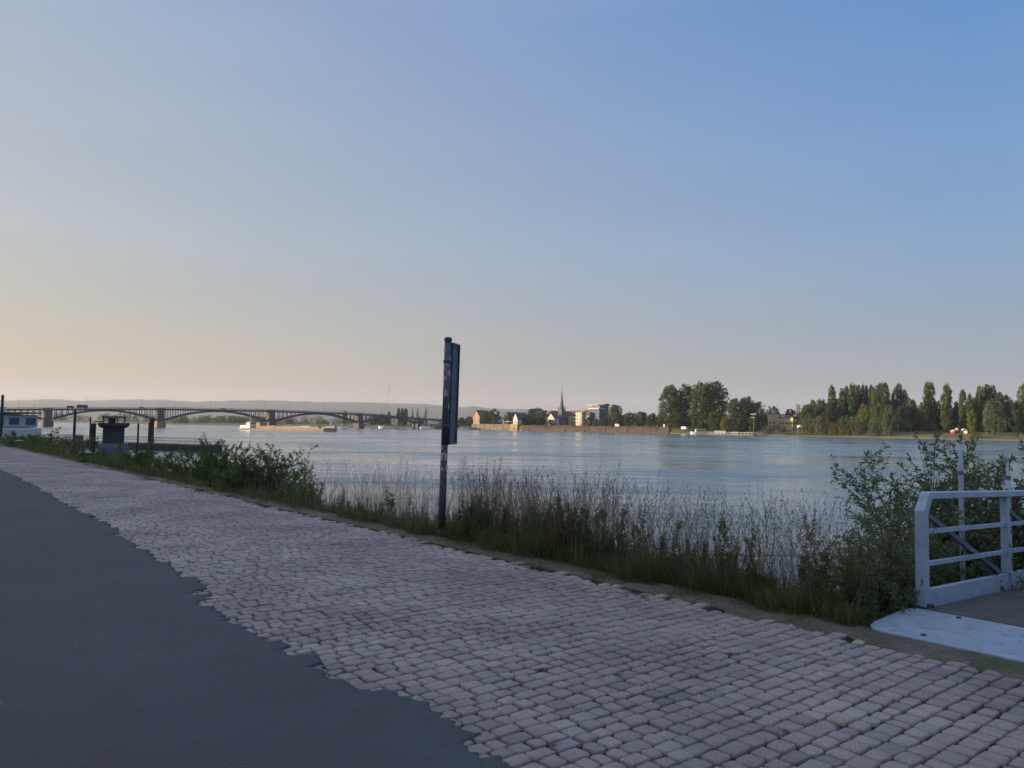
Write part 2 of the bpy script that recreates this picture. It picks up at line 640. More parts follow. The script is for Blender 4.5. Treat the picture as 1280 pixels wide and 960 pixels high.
m, nt, b = new_mat("bank_soil")
geo = N(nt, "ShaderNodeNewGeometry"); pos = geo.outputs["Position"]
n1 = noise(nt, pos, 1.3, 8.0, 0.7)
colr = ramp(nt, n1, [(.35, (.035, .032, .022)), (.5, (.045, .055, .026)), (.65, (.09, .085, .065))])
nt.links.new(colr, b.inputs["Base Color"]); b.inputs["Roughness"].default_value = .95
bump(nt, b, n1, .15)
M["bank"] = m
V, Q = [], []
ts = [QE - .01, QE + .001, 6.6, 7.2, 8, 9, 10, 11, 12, 13, 14.4, 16]
ss = list(np.arange(-30, 60, .7)) + list(np.arange(60, 900, 6))
for i, s in enumerate(ss):
    for j, t in enumerate(ts):
        z = slope_z(t) if j else -.06
        if j > 1: z += 0.12 * math.sin(s * 1.7 + t * 2.3) * math.sin(s * .6 - t)
        V.append(W(s, t, z))
    if i:
        for j in range(len(ts) - 1):
            a = (i - 1) * len(ts) + j; c = i * len(ts) + j
            Q.append((a, a + 1, c + 1, c))
tag(link_mesh("embankment", np_mesh("embankment", V, quads=Q, smooth=True), M["bank"]), kind="structure")

# ---------------------------------------------------------------- far bank land
T0 = 500.0                    # far bank waterline
m, nt, b = new_mat("far_meadow")
geo = N(nt, "ShaderNodeNewGeometry"); pos = geo.outputs["Position"]
n1 = noise(nt, pos, .04, 6.0, 0.65); n2 = noise(nt, pos, .5, 5.0, .7)
c1 = ramp(nt, n1, [(.38, (.055, .075, .028)), (.52, (.12, .115, .045)), (.64, (.20, .16, .075))])
colr = mix(nt, 1.0, c1, ramp(nt, n2, [(.3, (.7, .7, .7)), (.7, (1.15, 1.15, 1.15))]), 'MULTIPLY')
sepz = N(nt, "ShaderNodeSeparateXYZ"); nt.links.new(pos, sepz.inputs[0])
beach = N(nt, "ShaderNodeMapRange"); nt.links.new(sepz.outputs[2], beach.inputs["Value"])
beach.inputs["From Min"].default_value = -3.5; beach.inputs["From Max"].default_value = -3.2
wob = mathn(nt, 'ADD', sepz.outputs[2], mathn(nt, 'MULTIPLY', n2, .8))
nt.links.new(wob, beach.inputs["Value"])
colr = mix(nt, beach.outputs["Result"], (.17, .14, .10), colr)
nt.links.new(colr, b.inputs["Base Color"]); b.inputs["Roughness"].default_value = .95
M["meadow"] = m
WALL_S0, WALL_S1 = st(on_bank(836, T0))[0], st(on_bank(590, T0))[0]


def land_z(s, t):
    d = t - T0
    low = np.interp(d, [-12, 0, 3, 10, 50, 120, 400, 6000], [-5.5, -4.4, -3.3, -2.3, -.2, .8, 1.5, 3])
    high = np.interp(d, [-12, -2, 0.4, 0.6, 60, 400, 6000], [-6, -5.5, -5.4, .55, 1.2, 2, 3])
    if s < WALL_S0 - 20: return float(low)
    if s > WALL_S0 + 1: return float(high) if s < WALL_S1 + 2 else float(np.interp(d, [-12, 0, 6, 40, 200, 6000], [-5.5, -4.4, -2.6, -.5, 1, 3]))
    k = (s - WALL_S0 + 20) / 21
    return float(low * (1 - k) + high * k) if d > 1 else float(low)

V, Q = [], []
ts = [T0 + d for d in (-12, -6, -2, 0, .45, .65, 3, 6, 12, 22, 40, 60, 90, 120, 200, 400, 900, 2500)]
ss = list(np.arange(-1400, WALL_S0 - 30, 12)) + list(np.arange(WALL_S0 - 30, WALL_S0 + 10, 1)) + list(np.arange(WALL_S0 + 12, WALL_S1, 12)) + [WALL_S1, WALL_S1 + 1.9, WALL_S1 + 2.1] + list(np.arange(WALL_S1 + 8, 1100, 12)) + list(np.arange(1100, 12000, 200))
for i, s in enumerate(ss):
    shift = 1.6 * math.sin(s * .045) + 1.1 * math.sin(s * .13 + 1) if not (WALL_S0 - 10 < s < WALL_S1 + 5) else 0
    for j, t in enumerate(ts):
        V.append(W(s, t + (shift if t < T0 + 60 else 0), land_z(s, t)))
    if i:
        for j in range(len(ts) - 1):
            a = (i - 1) * len(ts) + j; c = i * len(ts) + j
            Q.append((a, a + 1, c + 1, c))
tag(link_mesh("far_bank", np_mesh("far_bank", V, quads=Q, smooth=True), M["meadow"]), kind="structure")

# land beyond the bridge: an island and the low plain before the hills
def strip_land(name, pts, w, z1):
    V, Q = [], []
    for i, p in enumerate(pts):
        p = Vector(p)
        d = (Vector(pts[min(i + 1, len(pts) - 1)]) - Vector(pts[max(i - 1, 0)])).normalized()
        nrm_ = Vector((-d.y, d.x, 0))
        for off, z in ((-w * .1 - 4, -5.5), (-w * .1, -4.3), (0, z1 - 1), (w * .15, z1), (w, z1)):
            q = p + nrm_ * off
            V.append((q.x, q.y, z))
        if i:
            for j in range(4):
                a = (i - 1) * 5 + j; c = i * 5 + j
                Q.append((a, a + 1, c + 1, c))
    return tag(link_mesh(name, np_mesh(name, V, quads=Q, smooth=True), M["meadow"]), kind="structure")

isl = [at_depth(px, d) for px, d in ((600, 1010), (520, 1040), (440, 1080), (345, 1150), (270, 1250), (225, 1300), (150, 1500), (90, 1750), (30, 2100), (-120, 3000), (-300, 4000))]
isl.reverse()
strip_land("river_island", isl, 900, -1.0)

# ---------------------------------------------------------------- hills
m, nt, b = new_mat("hills")
geo = N(nt, "ShaderNodeNewGeometry"); pos = geo.outputs["Position"]
n1 = noise(nt, pos, .0028, 8.0, .65)
colr = ramp(nt, n1, [(.42, (.030, .040, .025)), (.55, (.055, .065, .035)), (.66, (.11, .10, .06))])
nt.links.new(colr, b.inputs["Base Color"]); b.inputs["Roughness"].default_value = 1
M["hills"] = m
prof = [(-500, 500), (-200, 499), (-60, 501), (30, 500), (70, 499), (100, 501), (140, 500), (165, 499), (205, 500), (240, 502), (300, 500.5), (330, 500), (360, 501.5), (420, 502.5), (470, 503), (500, 504.5), (530, 505), (550, 506.5), (565, 509), (580, 509), (592, 508), (610, 510), (650, 511.5), (700, 514), (760, 518), (830, 524), (900, 529), (1000, 533)]
def ridge(px): return float(np.interp(px, [p[0] for p in prof], [p[1] for p in prof]))
V, Q = [], []
pxs = list(range(-500, 1001, 6))
K_ = [(0, 3.0), (.35, None), (.75, None), (1.0, None), (1.25, None)]
for i, px in enumerate(pxs):
    zr = z_of(px, ridge(px) + .25 * math.sin(px * .21) + .25 * math.sin(px * .083), 9500.0)
    rows = [(6200, 1.0), (7000, max(2, zr * (.24 + .06 * math.sin(px * .02)))), (8000, max(2, zr * (.55 + .05 * math.sin(px * .031 + 1)))), (8900, max(2, zr * .86)), (9500, zr), (10600, max(2, zr * .7))]
    for d, z in rows:
        p = at_depth(px, d, z); V.append(p)
    if i:
        for j in range(len(rows) - 1):
            a = (i - 1) * len(rows) + j; c = i * len(rows) + j
            Q.append((a, c, c + 1, a + 1))
tag(link_mesh("hills", np_mesh("hills", V, quads=Q, smooth=True), M["hills"]), kind="structure")
pl = [at_depth(-600, 3300, -.5), at_depth(900, 3300, -.5), at_depth(1000, 9000, 1.2), at_depth(-600, 9000, 1.2)]
tag(link_mesh("plain", np_mesh("plain", pl, quads=[(0, 1, 2, 3)]), M["meadow"]), kind="structure")

# earth trodden over the setts along the edge
m, nt, b = new_mat("trodden_earth")
geo = N(nt, "ShaderNodeNewGeometry"); pos = geo.outputs["Position"]
n1 = noise(nt, pos, 2.2, 8.0, 0.7); n2 = noise(nt, pos, 40.0, 5.0, 0.75)
c1 = ramp(nt, n1, [(.42, (.070, .090, .042)), (.52, (.105, .095, .078)), (.66, (.165, .145, .125))])
colr = mix(nt, 1.0, c1, ramp(nt, n2, [(.3, (.6, .6, .6)), (.7, (1.2, 1.2, 1.2))]), 'MULTIPLY')
nt.links.new(colr, b.inputs["Base Color"]); b.inputs["Roughness"].default_value = .95
bump(nt, b, n2, .015)
M["earth"] = m
rq = random.Random(77)
V, Q = [], []
ss = np.arange(-4, 34, .045)
def vn1(s, f, seed):
    x = s * f; i = math.floor(x); u = x - i; u = u * u * (3 - 2 * u)
    return random.Random(i * 31 + seed).random() * (1 - u) + random.Random((i + 1) * 31 + seed).random() * u - .5
for i, s in enumerate(ss):
    wide = float(np.interp(s, [-4, 1.5, 2.6, 4.2, 5.5, 8, 10, 20, 34], [.44, .44, .46, .40, .27, .27, .25, .28, .26]))
    ti = QE - wide + vn1(s, 1.3, 5) * .30 + vn1(s, 4.2, 6) * .16 + vn1(s, 15, 7) * .07
    row = [(ti - .02, -.012), (ti + .05, .003), ((ti + QE) / 2, .010 + .006 * vn1(s, 6, 8)), (QE - .06, .011 + .008 * vn1(s, 5, 9)), (QE + .02, -.02)]
    for t, z in row:
        V.append(W(s, t, z))
    if i:
        for j in range(4):
            a = (i - 1) * 5 + j; c = i * 5 + j
            Q.append((a, a + 1, c + 1, c))
tag(link_mesh("earth_path", np_mesh("earth_path", V, quads=Q, smooth=True), M["earth"]), kind="structure")
# ---------------------------------------------------------------- foliage
def leaf_mat(name, tones, rough=.6, trans=.32):
    m, nt, b = new_mat(name)
    geo = N(nt, "ShaderNodeNewGeometry")
    oi = N(nt, "ShaderNodeObjectInfo")
    f = mathn(nt, 'ADD', mathn(nt, 'MULTIPLY', geo.outputs["Random Per Island"], 0.55), mathn(nt, 'MULTIPLY', oi.outputs["Random"], 0.45))
    k = len(tones) - 1
    colr = ramp(nt, f, [(0.1 + 0.8 * i / k, c) for i, c in enumerate(tones)])
    nt.links.new(colr, b.inputs["Base Color"])
    b.inputs["Roughness"].default_value = rough
    b.inputs["Specular IOR Level"].default_value = 0.25
    tr = N(nt, "ShaderNodeBsdfTranslucent"); nt.links.new(colr, tr.inputs["Color"])
    ms = N(nt, "ShaderNodeMixShader"); ms.inputs[0].default_value = trans
    nt.links.new(b.outputs[0], ms.inputs[1]); nt.links.new(tr.outputs[0], ms.inputs[2])
    nt.links.new(ms.outputs[0], nt.nodes["Material Output"].inputs["Surface"])
    M[name] = m
    return m

leaf_mat("poplar_leaf", [(.062, .096, .040), (.090, .128, .050), (.125, .156, .060)])
leaf_mat("broad_leaf", [(.062, .094, .038), (.088, .122, .044), (.12, .145, .055)])
leaf_mat("willow_leaf", [(.092, .122, .070), (.118, .148, .082), (.14, .165, .092)])
leaf_mat("bright_leaf", [(.12, .16, .03), (.16, .18, .038), (.19, .19, .05)])
leaf_mat("rust_leaf", [(.13, .105, .04), (.16, .115, .045), (.14, .13, .05)])
leaf_mat("dark_leaf", [(.040, .064, .040), (.055, .082, .046), (.070, .100, .052)])
M["bark"] = paint("bark", (.075, .058, .042), .9, var=.35, scale=1.5, bmp=.02)


def clumps(rg, n_cl, per, H, prof, c0, ax, az_, leaf, lop=0.0, jit=.18):
    """Leaf-clump crown. prof(u)->radius, c0: height where the crown starts, ax/az_: clump half sizes."""
    us = np.linspace(0, 1, 60); w = np.array([prof(u) for u in us]) + .02
    cdf = np.cumsum(w); cdf /= cdf[-1]
    pos, nor, siz = [], [], []
    ph = rg.uniform(0, 6.28, 3)
    for i in range(n_cl):
        u = float(np.interp((i + rg.random()) / n_cl, cdf, us))
        a = rg.uniform(0, 2 * math.pi)
        lump = 1 + lop * (math.sin(2 * a + ph[0] + 4 * u) * .6 + math.sin(3 * a + ph[1] - 7 * u) * .5)
        r = prof(u) * lump * math.sqrt(rg.uniform(.18, 1.0))
        z = c0 + u * (H - c0)
        cen = np.array([r * math.cos(a), r * math.sin(a), z]) + rg.normal(0, jit, 3) * ax
        sx = ax * rg.uniform(.65, 1.3); sz = az_ * rg.uniform(.65, 1.3)
        d = rg.normal(0, 1, (per, 3)); d /= np.linalg.norm(d, axis=1)[:, None]
        d[:, 2] = np.abs(d[:, 2]) * np.where(rg.random(per) < .72, 1, -1)
        rad = rg.uniform(.55, 1.08, per)[:, None]
        p = cen + d * rad * np.array([sx, sx, sz])
        nn = d + rg.normal(0, .55, (per, 3))
        pos.append(p); nor.append(nn); siz.append(leaf * rg.uniform(.6, 1.35, per))
    return np.concatenate(pos), np.concatenate(nor), np.concatenate(siz)


def leaf_quads(rg, p, n, s, aspect=.75):
    n = n / (np.linalg.norm(n, axis=1)[:, None] + 1e-9)
    r = rg.normal(0, 1, n.shape)
    t1 = np.cross(n, r); t1 /= (np.linalg.norm(t1, axis=1)[:, None] + 1e-9)
    t2 = np.cross(n, t1)
    a = t1 * (s / 2)[:, None]; b_ = t2 * (s * aspect / 2)[:, None]
    bend = n * (s * .12)[:, None]
    k1 = rg.uniform(.5, 1.1, (len(p), 1)); k2 = rg.uniform(.5, 1.1, (len(p), 1))
    V = np.stack([p - a, p - b_ * k1 + bend, p + a, p + b_ * k2 + bend], 1).reshape(-1, 3)
    Q = np.arange(len(p) * 4).reshape(-1, 4)
    return V, Q


def P_poplar(u): return 3.5 * min(1, (u + .04) / .16) ** .6 * math.sqrt(max(0, 1 - max(0, (u - .42) / .59) ** 2.6))
def P_broad(u): return 10.0 * math.sin(math.pi * min(1, .10 + .86 * u ** .8)) ** .55
def P_tall(u): return 7.0 * min(1, (u + .1) / .22) ** .5 * math.sqrt(max(0, 1 - max(0, (u - .45) / .56) ** 2.4))
def P_dome(u): return 10.0 * math.sqrt(max(0, 1 - (max(0, u - .15) / .86) ** 2))
def P_cone(u): return 4.0 * (1 - u) ** .85 + .1
def P_willow(u): return 9.0 * math.sqrt(max(0, 1 - (abs(u - .45) / .56) ** 2.4))

KINDS = {
    # H, half width, mesh args
    "poplar": dict(H=30, Wd=7.4, n=170, per=44, prof=P_poplar, c0=1.0, ax=1.2, az=1.7, leaf=.80, lop=.14, mat="poplar_leaf"),
    "broad": dict(H=20, Wd=20.5, n=200, per=40, prof=P_broad, c0=1.0, ax=2.0, az=1.6, leaf=.95, lop=.22, mat="broad_leaf"),
    "tall": dict(H=30, Wd=15.5, n=270, per=42, prof=P_tall, c0=.6, ax=1.75, az=1.7, leaf=.9, lop=.16, mat="poplar_leaf"),
    "dome": dict(H=14, Wd=21, n=130, per=40, prof=P_dome, c0=1.0, ax=1.7, az=1.2, leaf=.85, lop=.10, mat="dark_leaf"),
    "conifer": dict(H=20, Wd=8, n=80, per=26, prof=P_cone, c0=.6, ax=.8, az=.8, leaf=.6, lop=.10, mat="dark_leaf"),
    "willow": dict(H=14, Wd=18, n=130, per=40, prof=P_willow, c0=.3, ax=1.3, az=2.1, leaf=.75, lop=.28, mat="willow_leaf"),
    "shrub": dict(H=6, Wd=12, n=40, per=36, prof=lambda u: 5.6 * math.sqrt(max(0, 1 - u ** 2.2)), c0=.0, ax=1.1, az=.9, leaf=.55, lop=.3, mat="willow_leaf"),
}
crown_cache, trunk_cache = {}, {}


def crown_arrays(kind, seed):
    k = KINDS[kind]
    rg = np.random.default_rng(seed * 101 + len(kind))
    p, n, s = clumps(rg, k["n"], k["per"], k["H"], k["prof"], k["c0"], k["ax"], k["az"], k["leaf"], k["lop"])
    return leaf_quads(rg, p, n, s)


def crown_mesh(kind, seed, mat=None):
    key = (kind, seed, mat)
    if key not in crown_cache:
        V, Q = crown_arrays(kind, seed)
        me = np_mesh(kind + "_crown", V, quads=Q)
        me.materials.append(M[mat or KINDS[kind]["mat"]])
        crown_cache[key] = me
    return crown_cache[key]


def trunk_mesh(kind, seed):
    key = (kind, seed)
    if key not in trunk_cache:
        k = KINDS[kind]; r = random.Random(seed * 7 + 3)
        H = k["H"]; mb = MB()
        r0 = .03 * H * (.6 if kind in ("poplar", "conifer") else .75)
        pts = [(0, 0, -.6)]
        for i in range(1, 6):
            pts.append((r.uniform(-.02, .02) * H, r.uniform(-.02, .02) * H, H * .16 * i))
        mb.tube(pts, [r0 * (1 - i * .17) for i in range(6)], 7)
        for i in range(6):
            a = i * 1.05 + r.random(); z = H * (.18 + .10 * i); q = k["Wd"] * .32 * r.uniform(.6, 1.1)
            lift = q * (1.6 if kind in ("poplar", "tall") else .7)
            mb.tube([(0, 0, z), (q * .5 * math.cos(a), q * .5 * math.sin(a), z + lift * .5), (q * math.cos(a), q * math.sin(a), z + lift)], [r0 * .45, r0 * .3, r0 * .12], 5)
        me = mb.mesh(kind + "_trunk", smooth=True, fix=False)
        me.materials.append(M["bark"])
        trunk_cache[key] = me
    return trunk_cache[key]


TREE_NAME = {"poplar": "poplar_tree", "broad": "broadleaf_tree", "tall": "tall_tree", "dome": "round_tree", "conifer": "conifer_tree", "willow": "willow_tree", "shrub": "shrub"}


def tree_at(kind, p, z0, height, width, label, seed, mat=None, group=None, name=None):
    k = KINDS[kind]
    r = empty(name or TREE_NAME[kind], (p.x, p.y, z0), seed * 1.7, label, "shrub" if kind == "shrub" else "tree", group)
    sx = width / k["Wd"]; sz = height / (k["H"] + k["az"] * .8)
    for nm, me in (("crown", crown_mesh(kind, seed % 3, mat)), ("trunk", trunk_mesh(kind, seed % 3))):
        if kind == "shrub" and nm == "trunk": continue
        c = link_mesh(nm, me, None, r); c.scale = (sx, sx, sz)
    return r


tcount = [0]


def far_tree(kind, px, top, wpx, t, label, mat=None, group="trees on the far bank"):
    tcount[0] += 1
    p = on_bank(px, t)
    s_, _ = st(p)
    z0 = land_z(s_, t)
    return tree_at(kind, p, z0, z_of(px, top, p.y) - z0, wpx / F_PX * p.y, label, tcount[0], mat, group)

# the town stretch, behind the river wall
for a in [
    ("broad", 586, 520, 12, 530, "low dark tree just left of the pink gabled house", "dark_leaf"),
    ("broad", 577, 521.5, 10, 545, "dark low tree peeping out right behind the sign panel's edge", "dark_leaf"),
    ("dome", 617, 510.5, 22, 514, "big round dark tree beside the pink gabled house", None),
    ("broad", 606, 514, 12, 508, "lighter green tree touching the pink gabled house", "broad_leaf"),
    ("broad", 634, 518, 10, 508, "small tree between the big round tree and the dark slate roof", None),
    ("broad", 671, 509.5, 30, 540, "wide spreading tree between the slate roofed hall and the church", None),
    ("broad", 660, 519, 14, 512, "low tree in front of the slate roofed hall", "dark_leaf"),
    ("broad", 689, 524, 12, 510, "low bushy tree under the white gable beside the church", "dark_leaf"),
    ("conifer", 716, 522, 8, 512, "small pale cone-shaped tree in front of the church nave", "willow_leaf"),
    ("broad", 736, 520, 9, 516, "small green tree between the cream flats and the glass office", None),
    ("broad", 745, 523, 9, 512, "left one of two low trees before the glass office", None),
    ("broad", 755, 522, 9, 512, "right one of two low trees before the glass office", "dark_leaf"),
    ("tall", 769, 505, 19, 520, "tall round-topped tree right of the glass office", None),
    ("broad", 787, 515, 18, 525, "rounded dark tree next to the tall tree by the glass office", "dark_leaf"),
    ("broad", 801, 514, 19, 525, "second rounded dark tree right of the tall tree by the glass office", "dark_leaf"),
    ("broad", 815, 516, 16, 525, "third rounded dark tree right of the tall tree by the glass office", "dark_leaf"),
    ("broad", 827, 514, 14, 530, "last rounded tree before the tall riverside clump", "broad_leaf"),
    ("broad", 779, 518, 12, 560, "dark tree set back behind the rounded row on the wall", "dark_leaf"),
    # the tall clump
    ("tall", 838, 480, 29, 530, "big sunlit tree at the left end of the tall riverside clump", None),
    ("tall", 857, 479, 25, 545, "slimmer tall tree in the middle of the riverside clump", None),
    ("tall", 877, 477, 32, 528, "tall sunlit tree in the right half of the riverside clump", None),
    ("tall", 892, 475.5, 36, 540, "widest tree of the riverside clump, bulging out to the right", None),
    ("broad", 846, 516, 26, 518, "low leafy tree at the foot of the clump's left tree", None),
    ("broad", 893, 513, 17, 515, "light green tree at the foot of the widest riverside tree", "broad_leaf"),
    ("broad", 907, 519, 13, 513, "small bright tree right of the foot of the widest riverside tree", "bright_leaf"),
    ("tall", 919, 497, 21, 535, "left tree of the lower trio right of the riverside clump", None),
    ("tall", 933, 495, 22, 545, "middle tree of the lower trio, its crown tip the highest", None),
    ("broad", 946, 501, 23, 550, "right tree of the lower trio, beside the lamp mast", None),
    ("broad", 925, 517, 24, 518, "dark bushy tree under the lower trio by the landing stage", "dark_leaf"),
    ("broad", 941, 520, 16, 520, "dark tree straight behind the lamp mast", None),
    ("dome", 966, 507, 23, 625, "dark dome-shaped tree behind the cream round house", None),
    ("dome", 989, 510, 23, 620, "dark dome-shaped tree behind the yellow flat house", None),
    ("broad", 1000, 517, 12, 600, "dark tree at the right end of the yellow flat house", "dark_leaf"),
    # the poplar wood on the right
    ("tall", 1010, 505, 22, 535, "sunlit leafy tree at the left edge of the poplar wood", None),
    ("tall", 1016, 499, 13, 560, "thin-topped tree above the left edge of the poplar wood", None),
    ("broad", 1027, 498, 20, 550, "loose dark tree left of the first poplar", None),
    ("broad", 1037, 503, 20, 540, "dark broad tree at the foot of the first poplar", "dark_leaf"),
    ("poplar", 1040.5, 480.5, 10.5, 560, "first poplar of the wood, standing apart on the left", None),
    ("poplar", 1053, 484, 8.5, 560, "second poplar of the wood, the shorter left edge of the dense row", None),
    ("poplar", 1058.5, 480, 7.5, 566, "third poplar of the wood, pressed against the second", None),
    ("poplar", 1065, 478, 8, 560, "fourth poplar of the wood, a pointed top left of a twin", None),
    ("poplar", 1069.5, 479, 7, 566, "fifth poplar of the wood, right twin of the fourth", None),
    ("poplar", 1074, 479, 7, 580, "sixth poplar of the wood, dark and straight", "dark_leaf"),
    ("poplar", 1079, 479.5, 7, 580, "seventh poplar of the wood, close beside the sixth", "dark_leaf"),
    ("poplar", 1083.5, 480, 6, 575, "thinnest poplar of the wood, with sky on both sides", "dark_leaf"),
    ("poplar", 1089.5, 479, 8.5, 570, "poplar just right of the thinnest one", "dark_leaf"),
    ("tall", 1096, 481, 16, 545, "lighter broad tree standing among the poplars", None),
    ("poplar", 1101, 477, 9.5, 560, "poplar rising out of the lighter broad tree", None),
    ("poplar", 1107, 476, 12, 558, "tallest poplar of the wood, with a bulky crown", None),
    ("poplar", 1117, 488, 5, 585, "short thin poplar in the gap right of the tallest", "dark_leaf"),
    ("poplar", 1124, 478, 10.5, 560, "dark bullet-shaped poplar right of the gap", "dark_leaf"),
    ("poplar", 1131, 485, 10, 560, "shaded poplar sloping down beside the bullet-shaped one", None),
    ("tall", 1139, 497, 15, 555, "dark lower tree right of the bullet-shaped poplar", None),
    ("broad", 1131, 506, 26, 548, "dark leafy tree below the bullet-shaped poplar", "dark_leaf"),
    ("broad", 1154, 502, 16, 555, "bushy tree left of the twin-topped poplar", None),
    ("poplar", 1159.5, 477, 9.5, 560, "left stem of the twin-topped poplar", None),
    ("poplar", 1164.5, 476, 9.5, 562, "right stem of the twin-topped poplar", None),
    ("broad", 1173, 500, 16, 575, "dark tree between the twin-topped poplar and the rounded one", "dark_leaf"),
    ("poplar", 1184, 479, 13, 560, "broad poplar with a rounded top above the red and white tents", None),
    ("poplar", 1196, 501, 8, 580, "short dark tree right of the rounded poplar", "dark_leaf"),
    ("poplar", 1204, 485, 10, 560, "pointed poplar directly above the rightmost white tent", None),
    ("poplar", 1212.5, 491, 8, 558, "slim lighter tree right of the pointed poplar", "poplar_leaf"),
    ("poplar", 1219, 496, 9, 565, "short poplar before the broad twin group", None),
    ("tall", 1227, 481, 14, 568, "left top of the broad tree group behind the pale willow", None),
    ("tall", 1234, 479, 15, 572, "right top of the broad tree group behind the pale willow", None),
    ("poplar", 1242, 480, 8, 575, "thin-leaved poplar right of the broad tree group", "willow_leaf"),
    ("tall", 1250, 489, 14, 570, "dark tree behind the pale willow's right side", "dark_leaf"),
    ("dome", 1259, 491, 17, 580, "round dark tree right of the pale willow", None),
    ("broad", 1268, 500, 22, 575, "low dark tree near the picture's right edge", "dark_leaf"),
    ("tall", 1284, 477, 22, 545, "tall sunlit tree cut by the picture's right edge", None),
    ("willow", 1242, 497, 26, 530, "pale silvery willow standing alone on the meadow", None),
    ("broad", 1215, 512, 12, 535, "light green bush-like tree right of the tents", "bright_leaf"),
    # riverside willows and bushes under the wood
    ("willow", 1008, 521, 20, 504, "grey-green willow at the wood's left foot by the water", None),
    ("willow", 1026, 519, 22, 504, "grey-green willow second along the wood's foot", None),
    ("willow", 1043, 527, 12, 504, "yellowish small bush third along the wood's foot", "rust_leaf"),
    ("willow", 1056, 518, 18, 504, "olive willow below the dense poplar row", "broad_leaf"),
    ("willow", 1079, 503, 15, 520, "bright yellow-green tree glowing in front of the poplars", "bright_leaf"),
    ("willow", 1070, 518, 17, 504, "olive willow left below the bright yellow-green tree", None),
    ("willow", 1094, 521, 17, 504, "grey willow right below the bright yellow-green tree", None),
    ("willow", 1111, 505, 20, 515, "large pale leafy willow below the tallest poplar", "broad_leaf"),
    ("willow", 1109, 523, 13, 504, "small pale willow at the water's edge below the tallest poplar", None),
]:
    far_tree(*a[:6], mat=a[6])

# low shrubs along the shore
for a in [
    ("shrub", 960, 532, 10, 506, "rust coloured bush left of the yellow house by the water", "rust_leaf"),
    ("shrub", 958, 537, 11, 503, "green bush at the water below the cream round house", "broad_leaf"),
    ("shrub", 985, 537, 11, 503, "green bush at the water below the yellow flat house", "broad_leaf"),
    ("shrub", 972, 531, 26, 520, "long dark hedge-like bush in front of the yellow house", "dark_leaf"),
    ("shrub", 1140, 540, 7, 512, "lone small bush on the shore right of the wood", "willow_leaf"),
    ("shrub", 1220, 540, 16, 506, "bush on the shore right of the tents", "broad_leaf"),
    ("shrub", 913, 528, 18, 512, "brown bush behind the landing stage", "dark_leaf"),
]:
    far_tree(*a[:6], mat=a[6], group="shrubs along the far shore")

# bridge end and the harbour
for i, a in enumerate([
    ("conifer", 515.5, 508, 5, "left of the three dark spires of conifer beside the sign post"),
    ("conifer", 522, 508.5, 6.5, "middle and widest of the three conifers beside the sign post"),
    ("conifer", 532, 507, 6, "right of the three conifers, nearest the sign post"),
    ("poplar", 498, 509.5, 5, "left of three short poplars above the bridge's right end"),
    ("poplar", 502.5, 509.5, 4.5, "middle of three short poplars above the bridge's right end"),
    ("poplar", 507, 509.5, 5.5, "right of three short poplars above the bridge's right end"),
    ("broad", 431, 513, 6, "dark round tree top poking up over the bridge deck"),
    ("broad", 468, 517, 12, "light green tree over the bridge deck left of the tall mast"),
    ("broad", 486, 514, 7, "dark tree at the foot of the tall mast"),
    ("broad", 447, 517, 9, "low tree over the bridge deck, right of the round one"),
    ("broad", 478, 517, 14, "sunlit green tree over the bridge deck right below the tall mast"),
]):
    p = at_depth(a[1], 985)
    tcount[0] += 1
    tree_at(a[0], p, -1.2, z_of(a[1], a[2], 985) + 1.2, a[3] / F_PX * 985, a[4], tcount[0], "dark_leaf" if a[0] == "conifer" else None, "trees by the bridge end")
for i, (px, top, w, lab) in enumerate([
    (460, 527.5, 13, "bush on the far bank right of the last river pier"), (502, 527, 12, "bush right of the white hulk under the bridge end"),
    (514, 528, 12, "second bush right of the white hulk under the bridge end"), (522, 529, 8, "small bush left of the white moored cruiser"),
    (553, 524, 16, "dark bushes at the bank close behind the sign post")]):
    p = on_bank(px, 512); tcount[0] += 1
    tree_at("shrub", p, -3.0, z_of(px, top, p.y) + 3.0, w / F_PX * p.y, lab, tcount[0], "broad_leaf", "bushes below the bridge end")


def wood(name, pts, seed, mat, kinds=("broad", "tall"), spread=25):
    """A far wood that reads as one mass: (px, depth, base z, top z) samples joined into one mesh."""
    rg = np.random.default_rng(seed)
    VV, QQ, n = [], [], 0
    for (px, d, z0, h) in pts:
        kind = kinds[int(rg.integers(len(kinds)))]
        V, Q = crown_cache_arr(kind, int(rg.integers(3)))
        k = KINDS[kind]
        sc = h / k["H"]; a = rg.uniform(0, 6.28); ca, sa = math.cos(a), math.sin(a)
        wx = sc * rg.uniform(.9, 1.4) * (1.4 if kind == "tall" else .9)
        p = at_depth(px, d)
        X = V[:, 0] * ca - V[:, 1] * sa; Y = V[:, 0] * sa + V[:, 1] * ca
        VV.append(np.stack([X * wx + p.x, Y * wx + p.y, V[:, 2] * sc + z0], 1)); QQ.append(Q + n); n += len(V)
    o = link_mesh(name, np_mesh(name, np.concatenate(VV), quads=np.concatenate(QQ)), M[mat])
    return tag(o, kind="stuff")

_arr = {}
def crown_cache_arr(kind, seed):
    if (kind, seed) not in _arr:
        k = dict(KINDS[kind]); rg = np.random.default_rng(seed + 77)
        p, n, s = clumps(rg, 34, 14, k["H"], k["prof"], k["c0"], k["ax"] * 1.3, k["az"] * 1.3, k["leaf"] * 1.9, k["lop"])
        _arr[(kind, seed)] = leaf_quads(rg, p, n, s)
    return _arr[(kind, seed)]

